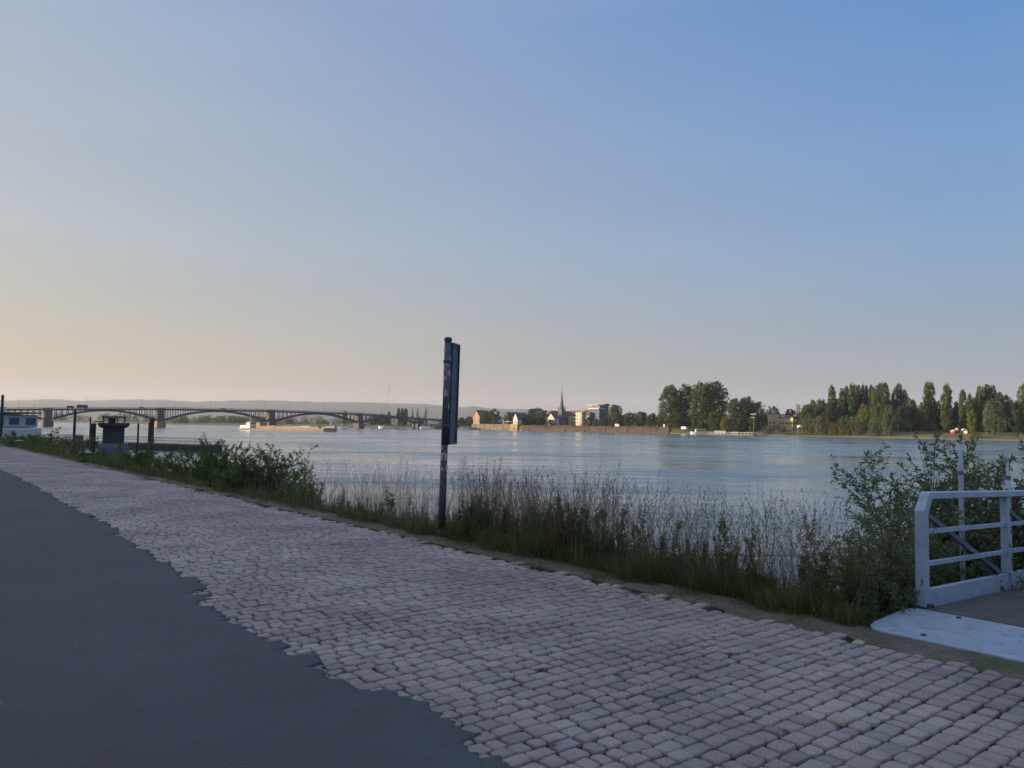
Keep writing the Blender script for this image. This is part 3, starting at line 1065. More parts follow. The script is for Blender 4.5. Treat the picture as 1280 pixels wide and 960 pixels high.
r_ = random.Random(11)
pts = []
for i in range(150):           # the wooded island under the arches
    px = r_.uniform(62, 440)
    d = float(np.interp(px, [30, 90, 150, 225, 270, 345, 440], [2150, 1800, 1550, 1340, 1290, 1190, 1110])) + r_.uniform(8, 90)
    top = np.interp(px, [60, 120, 175, 225, 260, 300, 345, 380, 440], [517, 518, 516, 523, 519, 520, 522, 524, 525])
    pts.append((px, d, -2.5, max(4, z_of(px, top + r_.uniform(-1, 3), d) + 2.5)))
for i in range(12):            # darker clump by the second pier
    px = r_.uniform(216, 236); d = 1240 + r_.uniform(0, 40)
    pts.append((px, d, -2.5, z_of(px, 519 + r_.uniform(-1, 3), d) + 2.5))
wood("island_woods", pts, 5, "broad_leaf")
pts = []
for i in range(130):           # woods and roofs level with the plain, behind the far bank
    px = r_.uniform(250, 830); d = r_.uniform(2400, 3600)
    top = np.interp(px, [250, 440, 560, 700, 830], [520, 520, 522, 526, 530])
    pts.append((px, d, -.5, max(6, z_of(px, top + r_.uniform(-1, 2.5), d) + .5)))
wood("plain_woods", pts, 6, "dark_leaf")
pts = []
for i in range(170):           # depth of the wood behind the named poplars
    px = r_.uniform(1000, 1300); p = on_bank(px, r_.uniform(590, 640)); 
    top = np.interp(px, [1000, 1020, 1060, 1110, 1150, 1200, 1240, 1300], [516, 508, 500, 500, 512, 510, 503, 505])
    pts.append((px, p.y, .8, max(5, z_of(px, top + r_.uniform(-2, 8), p.y) - .8)))
for i in range(60):
    px = r_.uniform(640, 960); p = on_bank(px, r_.uniform(585, 640))
    top = np.interp(px, [640, 830, 960], [522, 517, 514])
    pts.append((px, p.y, 1.2, max(5, z_of(px, top + r_.uniform(0, 6), p.y) - 1.2)))
wood("background_woods", pts, 8, "dark_leaf")
# ---------------------------------------------------------------- the arch bridge
M["sandstone"] = paint("sandstone", (.24, .17, .125), .9, var=.25, scale=.25, bmp=.05)
M["shade_stone"] = paint("shade_stone", (.10, .088, .088), .9, var=.25, scale=.25, bmp=.05)  # pier stone in a darker colour, painted to stand for unlit faces
M["bridge_steel"] = paint("bridge_steel", (.065, .056, .070), .7, var=.2, scale=.2)
M["deck_grey"] = paint("deck_grey", (.10, .095, .10), .8, var=.2, scale=.2)
BS = 740.0
BW = 8.0
zt = [(-60, 6.5), (0, 8.0), (60, 9.0), (111, 10.6), (199, 12.6), (303, 12.8), (400, 11.3), (460, 8.2), (520, 5.2), (600, 3.0), (680, 2.0)]
def deck_z(t): return float(np.interp(t, [a for a, _ in zt], [b for _, b in zt]))
def bt(px):
    r = az(px); return BS * (r * US.y - US.x) / (UT.x - r * UT.y)
# local frame: x = t along the bridge, y = s away from the viewer
o0 = W(BS, 0)
BRZ = math.atan2(UT.y, UT.x)
bridge = empty("road_bridge", (o0.x, o0.y, 0), BRZ, "long dark steel arch bridge on stone piers crossing the river", "bridge")
piers = [bt(60), bt(201), bt(340), bt(451)]
ends = [-12.0] + piers + [bt(522)]
mb = MB()
tsb = list(np.arange(-60, 680, 10.0))
rings = []
for t in tsb:
    z = deck_z(t)
    rings.append([(t, 0, z - 1.5), (t, -.8, z - .7), (t, -.8, z), (t, BW + .8, z), (t, BW + .8, z - .7), (t, BW, z - 1.5)])
mb.loft(rings)
mb.build("deck", M["deck_grey"], bridge)
mb = MB()
for y in (-.7, BW + .7):
    for t0, t1 in zip(tsb, tsb[1:]):
        for h in (1.1, .55):
            mb.beam((t0, y, deck_z(t0) + h), (t1, y, deck_z(t1) + h), .10, .12)
        for k in range(4):
            t = t0 + k * 2.5
            mb.beam((t, y, deck_z(t)), (t, y, deck_z(t) + 1.1), .08, .08)
mb.build("railing", M["bridge_steel"], bridge)
for i, t in enumerate(piers):
    w = 5.8 if i < 3 else 5.2
    zt_ = deck_z(t)
    mb = MB()
    mb.prism([(t - w / 2 - .8, -2), (t, -4.5), (t + w / 2 + .8, -2), (t + w / 2 + .8, BW + 2), (t, BW + 4.5), (t - w / 2 - .8, BW + 2)], -8, 0.6)
    p = mb.build("pier", M["sandstone"] if i == 1 else M["shade_stone"], bridge)  # second pier foot keeps plain sandstone; others get the painted shade tone
    MB().span(t - w / 2, t + w / 2, -.5, BW + .5, 0.6, zt_ - .72).build("pier_shaft", M["shade_stone"], p)
    mb = MB()
    mb.span(t - w / 2 - .4, t + w / 2 + .4, -.7, BW + .7, zt_ - .715, zt_ + .35)
    mb.build("pier_cap", M["shade_stone"], p)
# land piers at both ends
for t in (ends[0] - 3, ends[-1] + 3):
    MB().span(t - 4, t + 4, -2, BW + 2, -8, deck_z(t) - 1.55).build("abutment", M["shade_stone"], bridge)
MB().span(ends[-1] + 7.01, 690, .5, BW - .5, -8, 1.0).build("approach_wall", M["sandstone"], bridge)
spans = list(zip(ends, ends[1:]))
for i, (t0, t1) in enumerate(spans):
    a0, a1 = t0 + 4.3, t1 - 4.3
    if i == len(spans) - 1: a1 = t1 - 1
    mid = (a0 + a1) / 2
    zs0 = 2.2 if i else 2.0
    zc = deck_z(mid) - 1.7
    def zarc(t, a0=a0, a1=a1, mid=mid, zs0=zs0, zc=zc):
        u = (t - mid) / ((a1 - a0) / 2)
        base = zs0 + .0
        return base + (zc - base) * (1 - u * u)
    mb = MB()
    n = 24
    for y in (.4, BW * .36, BW * .68, BW - .4):
        pts = [a0 + (a1 - a0) * k / n for k in range(n + 1)]
        for p0, p1 in zip(pts, pts[1:]):
            mb.beam((p0, y, zarc(p0)), (p1, y, zarc(p1)), .9, 1.7 if y < 1 else 1.4)
    arch = mb.build("arch", M["bridge_steel"], bridge)
    t = a0 + 1.5
    while t < a1 - 1:
        top = deck_z(t) - 1.5
        if top - zarc(t) > .9:
            for y in (.4, BW - .4):
                MB().beam((t, y, zarc(t)), (t, y, top), .5, .6).build("spandrel_column", M["bridge_steel"], arch)
        t += 4.4

# lamp posts on the bridge
M["lamp_grey"] = paint("lamp_grey", (.16, .16, .17), .5, .3)
def lamp(loc, rz, h, label, group, name="street_lamp"):
    r = empty(name, loc, rz, label, "lamp post", group)
    mb = MB().tube([(0, 0, 0), (0, 0, h * .6), (0, 0, h)], [.13, .10, .07], 8)
    mb.tube([(0, 0, h - .05), (0, .6, h + .25), (0, 1.5, h + .3)], [.06, .05, .045], 6)
    mb.build("pole", M["lamp_grey"], r)
    MB().cbox((0, 1.8, h + .28), (.35, .9, .18), .05).build("lamp_head", M["lamp_grey"], r)
    return r
for px in (22, 41, 49, 55, 59, 75, 108, 176, 218, 262, 330, 405, 480):
    t = bt(px); p = W(BS + .2, t, deck_z(t))
    lamp((p.x, p.y, p.z), BRZ, 9.0, "slender lamp post standing on the bridge deck", "lamp posts on the bridge", "bridge_lamp")

# traffic on the deck
M["glass_dark"] = paint("glass_dark", (.03, .035, .045), .12, var=.1)
M["tyre"] = paint("tyre", (.02, .02, .02), .9)
def road_vehicle(t, L, Wd, H, col, label, cat, name, van):
    p = W(BS + 4, t, deck_z(t) + .02)
    r = empty(name, p, BRZ, label, cat)
    z0 = .35
    mb = MB()
    if van:
        mb.prism([(-L / 2, z0), (L / 2, z0), (L / 2, H * .55), (L / 2 - .25, H * .92), (L / 2 - .6, H), (-L / 2, H)], -Wd / 2, Wd / 2, 'y')
    else:
        mb.prism([(-L / 2, z0), (L / 2, z0), (L / 2, H * .55), (L * .22, H * .62), (L * .08, H), (-L * .30, H), (-L * .46, H * .62), (-L / 2, H * .58)], -Wd / 2, Wd / 2, 'y')
    mb.build("body", paint(name + "_paint", col, .35), r)
    for x in (-.32, .32):
        for y in (-1, 1):
            w = MB().lathe([(.0, -.1), (.34, -.1), (.34, .1), (0, .1)], 12).build("wheel", M["tyre"], r)
            w.rotation_euler = (math.pi / 2, 0, 0); w.location = (x * L, y * (Wd / 2 - .05), .34)
    mb = MB()
    if van:
        mb.span(-L * .42, L * .34, -Wd / 2 - .015, -Wd / 2 - .003, H * .55, H * .82)
    else:
        mb.prism([(-L * .36, H * .64), (L * .16, H * .64), (L * .06, H * .94), (-L * .29, H * .94)], -Wd / 2 - .015, -Wd / 2 - .003, 'y')
    mb.build("side_window", M["glass_dark"], r)
    return r
road_vehicle(bt(103), 8.5, 2.4, 3.1, (.06, .06, .07), "dark box truck crossing the bridge's left arch", "truck", "box_truck", True)
road_vehicle(bt(88), 5.2, 2.0, 2.3, (.07, .07, .08), "dark van crossing the bridge left of the box truck", "van", "delivery_van", True)
road_vehicle(bt(178), 4.5, 1.8, 1.5, (.05, .05, .06), "dark car crossing the bridge near the second pier", "car", "passenger_car", False)
road_vehicle(bt(280), 4.6, 1.8, 1.5, (.10, .10, .11), "grey car crossing the bridge at mid-river", "car", "passenger_car", False)

# tall mast and thin poles behind the bridge end
def mast(px, top, base_z, d, rad, label, group=None, stays=False):
    p = at_depth(px, d, base_z)
    h = z_of(px, top, d) - base_z
    r = empty("radio_mast" if stays else "flag_pole", p, 0, label, "mast" if stays else "pole", group)
    MB().tube([(0, 0, 0), (0, 0, h * .6), (0, 0, h)], [rad, rad * .8, rad * .45], 6).build("mast_tube" if stays else "pole", M["lamp_grey"], r)
    if stays:
        mb = MB()
        for a in (0, 2.1, 4.2):
            mb.tube([(0, 0, h * .8), (h * .35 * math.cos(a), h * .35 * math.sin(a), 0)], .03, 4)
        mb.build("guy_wire", M["lamp_grey"], r)
    else:
        MB().lathe([(0, h), (rad * 1.6, h + .1), (0, h + .35)], 8).build("finial", M["lamp_grey"], r)
mast(485.3, 471.5, -1, 1600, .42, "very tall thin mast rising behind the bridge", stays=True)
for px, top, lab in [(520, 505, "first"), (526.5, 505.5, "second"), (529.5, 505, "third"), (536, 505.5, "fourth"), (541, 505, "fifth"), (547, 507, "sixth and lowest")]:
    mast(px, top, -1.5, 940, .16, lab + " of the thin poles among the conifers left of the sign post", "thin poles beside the sign post")
# ---------------------------------------------------------------- far bank: wall, town, boats
M["wall_brick"] = paint("wall_brick", (.068, .048, .040), .9, var=.35, scale=.12, bmp=.03, dirt=(.085, .085, .05))
M["wall_pale"] = paint("wall_pale", (.15, .135, .105), .9, var=.3, scale=.15, bmp=.03, dirt=(.20, .15, .10))
M["slate"] = paint("slate", (.045, .045, .058), .6, var=.2, scale=.4)
M["red_tile"] = paint("red_tile", (.13, .062, .050), .8, var=.25, scale=.4)
M["plaster_white"] = paint("plaster_white", (.52, .51, .48), .8, var=.06, scale=.3)
M["plaster_pink"] = paint("plaster_pink", (.38, .25, .19), .8, var=.10, scale=.3)
M["plaster_cream"] = paint("plaster_cream", (.58, .50, .38), .8, var=.08, scale=.3)
M["plaster_yellow"] = paint("plaster_yellow", (.56, .46, .23), .8, var=.08, scale=.3)
M["stone_grey"] = paint("stone_grey", (.135, .135, .155), .85, var=.2, scale=.3)
M["blue_wall"] = paint("blue_wall", (.10, .12, .17), .6, var=.15, scale=.3)
M["win"] = paint("win", (.05, .055, .07), .15, var=.2)
M["orange_base"] = paint("orange_base", (.33, .21, .10), .85, var=.2, scale=.4)

# river walls: x right (upstream) from the point at px
p = W(WALL_S1, T0)
rw = empty("river_wall", (p.x, p.y, 0), RZ, "long reddish brown river wall along the far bank below the town", "wall")
L1 = WALL_S1 - WALL_S0
xs = st(on_bank(645, T0))[0]
mb = MB().span(WALL_S1 - xs + 9.0, L1, 0, .9, -8, .70); mb.build("wall", M["wall_brick"], rw)
mb = MB().span(WALL_S1 - xs + 9.0, L1, -.12, 1.0, .70, 1.05); mb.build("coping", M["wall_brick"], rw)
for px in (736, 757, 821):
    x = WALL_S1 - st(on_bank(px, T0))[0]
    MB().span(x - .9, x + .9, -.06, -.003, -2.8, .3).build("niche", M["tyre"], rw)
for x in np.arange(WALL_S1 - xs + 20, L1 - 5, 26):
    MB().span(x - .5, x + .5, -.35, -.002, -6, .65).build("pilaster", M["wall_brick"], rw)
rgw = np.random.default_rng(5)
gp, gn, gs_ = [], [], []
for k in range(46):
    x = rgw.uniform(WALL_S1 - xs + 12, L1 - 3); n_ = int(rgw.integers(12, 40))
    c = np.array([x, -.1, 1.0 - rgw.uniform(0, 1.6)])
    gp.append(c + rgw.normal(0, 1, (n_, 3)) * np.array([rgw.uniform(.8, 3.0), .15, rgw.uniform(.3, .9)])); gn.append(rgw.normal(0, .5, (n_, 3)) + np.array([0, -1, .3])); gs_.append(rgw.uniform(.4, .8, n_))
V, Q = leaf_quads(rgw, np.concatenate(gp), np.concatenate(gn), np.concatenate(gs_))
iv = link_mesh("wall_ivy", np_mesh("wall_ivy", V, quads=Q), M["broad_leaf"], None, (p.x, p.y, 0), RZ)
tag(iv, kind="stuff")
pw = empty("quay_wall", (p.x, p.y, 0), RZ, "pale stone wall below the pink gabled house and round tree", "wall")
MB().span(0, WALL_S1 - xs - 3, 0, .9, -8, 1.55).build("wall", M["wall_pale"], pw)
MB().span(0, WALL_S1 - xs - 3, -.12, 1.0, 1.55, 1.9).build("coping", M["wall_pale"], pw)
for x in np.arange(6, WALL_S1 - xs - 8, 16):
    MB().span(x - .4, x + .4, -.35, -.002, -6, 1.5).build("pilaster", M["wall_pale"], pw)


def at_col(px, t, z=None):
    p = on_bank(px, t)
    p.z = land_z(*st(p)) if z is None else z
    return p


def add_windows(root, parent, cells, mat=None):
    for (x0, x1, y, z0, z1, side) in cells:
        f = MB()
        if side == 'front':
            f.span(x0, x1, y - .06, y - .003, z0, z1)
        else:
            f.span(y + .003, y + .06, x0, x1, z0, z1)
        w = f.build("window", mat or M["win"], parent)
        g = MB()
        if side == 'front':
            g.span(x0 - .15, x1 + .15, y - .14, y - .004, z0 - .18, z0 - .003)
        else:
            g.span(y + .004, y + .14, x0 - .15, x1 + .15, z0 - .18, z0 - .003)
        g.build("sill", M["plaster_white"], w)


def house(name, label, px, t, wx, wy, eave_py, ridge_py, wall, roof, ridge='y', rows=2, cols=3, side_cols=3, z=None, chimney=True, over=.5):
    p = at_col(px, t, z)
    r = empty(name, p, RZ, label, "house")
    he = z_of(px, eave_py, p.y) - p.z
    hr = z_of(px, ridge_py, p.y) - p.z
    mb = MB()
    if ridge == 'y':
        mb.prism([(0, 0), (wx, 0), (wx, he), (wx / 2, hr - .25), (0, he)], 0, wy, 'y')
    else:
        mb.prism([(0, 0), (wy, 0), (wy, he), (wy / 2, hr - .25), (0, he)], 0, wx, 'x')
    mb.build("wall", wall, r)
    mb = MB()
    n = wx if ridge == 'y' else wy
    k = (hr - he) / (n / 2)
    sec = [(-over, he - over * k), (n / 2, hr), (n + over, he - over * k), (n + over, he - over * k + .3), (n / 2, hr + .3), (-over, he - over * k + .3)]
    if ridge == 'y': mb.prism(sec, -over, wy + over, 'y')
    else: mb.prism(sec, -over, wx + over, 'x')
    rf = mb.build("roof", roof, r)
    if chimney:
        cx, cy_ = (wx * .3, wy * .6) if ridge == 'y' else (wx * .7, wy * .6)
        MB().span(cx - .4, cx + .4, cy_ - .4, cy_ + .4, he + .5, hr + 1.2).build("chimney", M["red_tile"], rf)
    cells = []
    for i in range(rows):
        z0 = 1.0 + i * (he - .6) / max(1, rows)
        for j in range(cols):
            x0 = wx * (j + .5) / cols - .55
            cells.append((x0, x0 + 1.1, 0, z0, z0 + 1.5, 'front'))
        for j in range(side_cols):
            y0 = wy * (j + .5) / side_cols - .55
            cells.append((y0, y0 + 1.1, wx, z0, z0 + 1.5, 'side'))
    if ridge == 'y':
        cells.append((wx / 2 - .5, wx / 2 + .5, 0, he + .3, he + 1.6, 'front'))
    add_windows(r, r, cells)
    return r, he, hr

house("gabled_house", "pink house with a steep dark gable left of the big round tree", 591.5, 506, 11.5, 15, 520.5, 513, M["plaster_pink"], M["red_tile"], rows=3, z=1.3)
house("slate_hall", "long hall with a dark slate roof behind the small white gable", 628.5, 512, 12, 26, 523.5, 515.5, M["blue_wall"], M["slate"], rows=1, cols=3, side_cols=7, z=1.3)
house("white_gabled_house", "white gabled house front immediately left of the church", 684.5, 540, 10, 7, 522.5, 516.5, M["plaster_white"], M["red_tile"], rows=2, cols=2, z=1.5)
house("red_roofed_house", "house with a reddish roof between the cream flats and the glass office", 728, 560, 10, 9, 519, 512.5, M["plaster_cream"], M["red_tile"], ridge='x', z=1.5)
house("low_roofed_house", "long low house with a reddish roof right of the church spire", 708, 575, 16, 12, 519.5, 514, M["plaster_cream"], M["red_tile"], ridge='x', z=1.5)

# white boathouse on an orange base, standing in the river wall
p = at_col(640.5, 500, 1.0)
r = empty("boathouse", (p.x, p.y, 0), RZ, "small white gabled boathouse on an orange stone base at the water", "boathouse")
pyx = p.y
zb, ze, zr = z_of(644, 530, pyx), z_of(644, 524, pyx), z_of(644, 517, pyx)
MB().span(-2.5, 9, -1.0, 7, -8, zb).build("base", M["orange_base"], r)
MB().prism([(1, zb), (8, zb), (8, ze), (4.5, zr), (1, ze)], 0, 6, 'y').build("wall", M["plaster_white"], r)
k = (zr - ze) / 3.5
MB().prism([(.6, ze - .4 * k), (4.5, zr + .02), (8.4, ze - .4 * k), (8.4, ze - .4 * k + .35), (4.5, zr + .4), (.6, ze - .4 * k + .35)], .25, 6.4, 'y').build("roof", M["slate"], r)
add_windows(r, r, [(3.9, 5.1, 0, zb + 1.2, zb + 3.0, 'front'), (2, 3, 0, zb + .5, zb + 1.5, 'front'), (6, 7, 0, zb + .5, zb + 1.5, 'front'), (4, 5, 0, ze + .3, ze + 1.3, 'front')])
MB().span(3.2, 4.6, -1.06, -1.003, -4, -1.2).build("gate", M["tyre"], r)
# terrace canopy beside it
p = at_col(636, 501.5, 1.9)
r = empty("terrace_parasol", p, RZ, "wide white canopy on the terrace left of the boathouse", "canopy")
MB().lathe([(4.2, 2.2), (4.2, 2.5), (.2, 3.6), (0, 3.65)], 8).build("canopy", M["plaster_white"], r)
MB().tube([(0, 0, 0), (0, 0, 3.5)], .08, 8).build("pole", M["lamp_grey"], r)

# church
p = at_col(684, 556, 1.6)
ch = empty("church", p, RZ, "church with a dark red nave roof and a needle-sharp spire", "church")
cz = p.z
wy_, wx_ = 26.0, 13.0
he, hr = z_of(700, 521.5, p.y) - cz, z_of(700, 514, p.y) - cz
MB().prism([(0, 0), (wx_, 0), (wx_, he), (wx_ / 2, hr - .3), (0, he)], 0, wy_, 'y').build("nave", M["stone_grey"], ch)
k = (hr - he) / (wx_ / 2)
MB().prism([(-.5, he - .5 * k), (wx_ / 2, hr), (wx_ + .5, he - .5 * k), (wx_ + .5, he - .5 * k + .35), (wx_ / 2, hr + .35), (-.5, he - .5 * k + .35)], -.4, wy_ + .4, 'y').build("roof", M["red_tile"], ch)
tw = 5.2
pt = on_bank(697.6, 553)
lx = (Vector((pt.x, pt.y, 0)) - Vector((p.x, p.y, 0)))
X = Vector((math.cos(RZ), math.sin(RZ), 0)); Yv = Vector((-math.sin(RZ), math.cos(RZ), 0))
tx, ty = lx.dot(X), lx.dot(Yv)
zt2 = z_of(702, 512.5, pt.y) - cz
tip = z_of(702, 484, pt.y) - cz
mb = MB().span(tx, tx + tw, ty, ty + tw, 0, zt2)
tower = mb.build("tower", M["stone_grey"], ch)
MB().span(tx - .25, tx + tw + .25, ty - .25, ty + tw + .25, zt2 + .003, zt2 + .6).build("cornice", M["stone_grey"], tower)
cxx, cyy = tx + tw / 2, ty + tw / 2
MB().lathe([(2.75, zt2 + .6), (2.0, zt2 + 5), (1.15, zt2 + (tip - zt2) * .45), (.45, zt2 + (tip - zt2) * .78), (.10, tip - .8), (.06, tip)], 8, (cxx, cyy, 0)).build("spire", M["stone_grey"], tower)
mb = MB().tube([(cxx, cyy, tip - .4), (cxx, cyy, tip + 2.0)], .07, 5); mb.beam((cxx - .5, cyy, tip + 1.3), (cxx + .5, cyy, tip + 1.3), .10, .10)
mb.build("cross", M["slate"], tower)
for a, b_ in ((0, 0), (1, 0), (1, 1), (0, 1)):
    MB().lathe([(.5, zt2 + .6), (.5, zt2 + 1.8), (.0, zt2 + 4.2)], 6, (tx + a * tw, ty + b_ * tw, 0)).build("pinnacle", M["stone_grey"], tower)
for zz in (zt2 - 5.5, zt2 - 10):
    MB().span(cxx - .6, cxx + .6, ty - .05, ty - .003, zz, zz + 3.4).build("louvre", M["tyre"], tower)
    MB().span(tx + tw + .003, tx + tw + .05, cyy - .6, cyy + .6, zz, zz + 3.4).build("louvre", M["tyre"], tower)
for i in range(6):
    y = wy_ * (i + .5) / 6
    MB().span(wx_ + .003, wx_ + .07, y - .7, y + .7, 2, he - 1).build("window", M["win"], ch)
MB().span(5.2, 7.8, -.07, -.003, 0, 4).build("door", M["tyre"], ch)

# cream flats with balcony bands
p = at_col(720, 520, 1.4)
r = empty("apartment_block", p, RZ, "cream block of flats with white balcony bands right of the church", "flats")
h = z_of(724, 515, p.y) - p.z
MB().span(0, 8, 0, 6, 0, h).build("wall", M["plaster_cream"], r)
MB().span(-.3, 8.3, -.3, 6.3, h + .003, h + .5).build("roof", M["red_tile"], r)
for i in range(4):
    z0 = h * (i + .25) / 4
    bl = MB().span(0.2, 7.8, -1.3, -.003, z0, z0 + .2).build("balcony", M["plaster_white"], r)
    MB().span(0.2, 7.8, -1.32, -1.2, z0 + .2, z0 + 1.1).build("parapet", M["plaster_white"], bl)
    add_windows(r, r, [(1, 2.6, 0, z0 + .9, z0 + 2.3, 'front'), (5, 6.6, 0, z0 + .9, z0 + 2.3, 'front'), (2, 3.4, 8, z0 + .9, z0 + 2.3, 'side')])

# glass office with an overhanging white roof
M["office_glass"] = paint("office_glass", (.060, .085, .16), .12, var=.25, scale=.25)
p = at_col(737.5, 530, 1.4)
r = empty("office_building", p, RZ, "blue glass office building under a flat overhanging white roof", "office")
h = z_of(748, 511.5, p.y) - p.z
h2 = z_of(748, 507, p.y) - p.z
MB().span(0, 12, 0, 13, 0, h).build("facade", M["office_glass"], r)
for i in range(5):
    z0 = h * i / 5
    MB().span(-.12, 12.12, -.12, 13.12, z0 + .02, z0 + .45).build("floor_band", M["blue_wall"], r)
for i in range(5):
    MB().span(12.003, 12.2, 13 * i / 5 + .1, 13 * i / 5 + .4, 0.5, h - .1).build("mullion", M["blue_wall"], r)
MB().span(1, 12.1, 1, 13.1, h + .002, h2).build("penthouse", M["blue_wall"], r)
MB().span(-2.2, 12.8, -2, 8, h2 + .003, h2 + .7).build("roof_slab", M["plaster_white"], r)
MB().span(-1.2, 12.4, -1.2, 8, h - .1, h + .9).build("terrace_parapet", M["plaster_white"], r)
MB().prism([(7.5, h2 + .004), (14, h2 + .004), (13, h2 + 1.2), (11, h2 + 1.9), (9, h2 + 1.4)], 8.5, 13.4, 'x').build("roof_hood", M["slate"], r)

# cream round house and yellow flat house right of the landing
p = at_col(956, 578)
zb = p.z
r = empty("round_house", p, RZ, "cream house with a rounded white front before the dark domed trees", "house")
h = z_of(963, 517.5, p.y) - zb
MB().lathe([(4.8, 0), (4.8, h), (0, h + .01)], 20, (6, 4, 0)).build("bay", M["plaster_cream"], r)
MB().lathe([(5.1, h + .02), (5.1, h + .5), (0, h + .9)], 20, (6, 4, 0)).build("roof", M["slate"], r)
MB().span(8, 15, 6, 14, 0, h - .6).build("wall", M["plaster_white"], r)
MB().span(7.9, 15.3, 5.8, 14.3, h - .597, h - .2).build("roof_slab", M["slate"], r)
add_windows(r, r, [(y, y + 1.2, 15, z0, z0 + 1.6, 'side') for y in (7, 9.4, 11.8) for z0 in (1.2, 4.4)])
for a in (-2.2, -1.6, -1.0):
    q = Vector((6 + 4.82 * math.cos(a), 4 + 4.82 * math.sin(a), 0))
    for z0 in (1.5, 4.6):
        MB().box((q.x, q.y, z0 + .8), (.16, 1.1, 1.6), a).build("window", M["win"], r)
p = at_col(973, 566)
r = empty("yellow_house", p, RZ, "long flat-roofed yellow house right of the cream round house", "house")
h = z_of(983, 522.5, p.y) - p.z
MB().span(0, 13, 0, 6, 0, h).build("wall", M["plaster_yellow"], r)
MB().span(-.3, 13.3, -.3, 6.3, h + .003, h + .45).build("roof", M["slate"], r)
add_windows(r, r, [(x, x + 1.3, 0, h * .45, h * .45 + 1.7, 'front') for x in (1, 3.6, 6.2, 8.8, 11)] + [(y, y + 1.2, 13, h * .45, h * .45 + 1.7, 'side') for y in (1, 3.6)])
p = at_col(995.5, 720, 1)
r = empty("water_tower", p, RZ, "small square concrete tower showing above the trees left of the wood", "tower")
h = z_of(997, 505, p.y) - 1
MB().span(0, 1.3, 0, 1.3, 0, h).build("shaft", M["stone_grey"], r)
MB().span(2.2, 3.4, 0, 1.3, 0, h - .5).build("shaft", M["stone_grey"], r)
MB().span(-.3, 3.7, -.3, 1.6, h - 2.2, h - 1.2).build("gallery", M["stone_grey"], r)

# tents on the meadow
M["tent_white"] = paint("tent_white", (.66, .63, .60), .8, var=.05)
M["tent_red"] = paint("tent_red", (.42, .05, .05), .8, var=.1)
for i, (px, t, w, h, red, lab) in enumerate([
    (1191, 536, 2.6, 2.4, 1, "low white tent with red sides, left of the three on the meadow"),
    (1196, 540, 2.7, 3.6, 1, "tallest tent on the meadow, white roof above red sides"),
    (1204.5, 538, 3.0, 3.3, 0, "rightmost meadow tent, plain white with open front")]):
    p = at_col(px, t)
    r = empty("pavilion_tent", p, RZ + .5 * i, lab, "tent", "tents on the far meadow")
    MB().loft([[(-w / 2, -w / 2, h * .62), (w / 2, -w / 2, h * .62), (w / 2, w / 2, h * .62), (-w / 2, w / 2, h * .62)],
               [(-w / 2, -w / 2, h * .72), (w / 2, -w / 2, h * .72), (w / 2, w / 2, h * .72), (-w / 2, w / 2, h * .72)],
               [(-.12, -.12, h), (.12, -.12, h), (.12, .12, h), (-.12, .12, h)]]).build("canopy", M["tent_white"], r)
    for a, b_ in ((-1, -1), (1, -1), (1, 1), (-1, 1)):
        MB().tube([(a * w * .47, b_ * w * .47, -.1), (a * w * .47, b_ * w * .47, h * .62)], .05, 6).build("leg", M["lamp_grey"], r)
    wl = M["tent_red"] if red else M["tent_white"]
    MB().span(-w * .46, w * .46, w * .44, w * .46, 0, h * .61).build("back_wall", wl, r)
    MB().span(w * .44, w * .46, -w * .46, w * .43, 0, h * .61).build("side_wall", wl, r)
    if red: MB().span(-w * .46, w * .1, -w * .46, -w * .44, 0, h * .61).build("front_wall", wl, r)

# white vans parked by the tall clump, white notice board
def parked_van(px, t, label, L=5.0, rz=0.0):
    p = at_col(px, t)
    r = empty("camper_van", p, RZ + rz, label, "van")
    MB().prism([(-L / 2, .4), (L / 2, .4), (L / 2, 1.2), (L / 2 - .6, 1.9), (L / 2 - .9, 2.6), (-L / 2, 2.6)], -1, 1, 'y').build("body", M["tent_white"], r)
    MB().span(-L * .3, L * .15, -1.02, -1.003, 1.5, 2.1).build("side_window", M["win"], r)
    for x in (-.32, .32):
        for y in (-1, 1):
            w = MB().lathe([(0, -.1), (.36, -.1), (.36, .1), (0, .1)], 10).build("wheel", M["tyre"], r)
            w.rotation_euler = (math.pi / 2, 0, 0); w.location = (x * L, y * .95, .36)
parked_van(832.5, 512, "small white van at the left foot of the tall riverside clump", 3.6, 1.1)
parked_van(855.5, 508, "white camper van between the riverside clump and the moored white ferry", 5.2)
parked_van(772, 504, "white van on the river wall below the tall round-topped tree", 4.6)
p = at_col(999.5, 506, None)
r = empty("notice_board", p, RZ, "white notice board on posts at the shore left of the wood", "board")
z1 = z_of(1000, 531.5, p.y) - p.z
MB().span(-2.1, 2.1, -.08, .08, z1 - 1.7, z1).build("board", M["tent_white"], r)
for x in (-1.6, 1.6):
    MB().span(x - .09, x + .09, .083, .26, -.5, z1 - .1).build("leg", M["lamp_grey"], r)
# lamp mast by the landing
p = at_col(942, 510)
r = empty("light_mast", p, RZ, "tall light mast with a cross-arm by the far landing stage", "mast")
h = z_of(942, 517.5, p.y) - p.z
MB().tube([(0, 0, -.5), (0, 0, h)], [.22, .14], 8).build("pole", M["lamp_grey"], r)
MB().beam((-2.2, 0, h - .3), (2.2, 0, h - .3), .25, .3).build("cross_arm", M["lamp_grey"], r)
MB().beam((-2.4, 0, h - 2.6), (1.4, 0, h - 2.6), .2, .22).build("lower_arm", M["lamp_grey"], r)
for x in (-1.9, 0, 1.9):
    MB().cbox((x, -.25, h + .1), (.8, .4, .45), .05).build("floodlight", M["lamp_grey"], r)


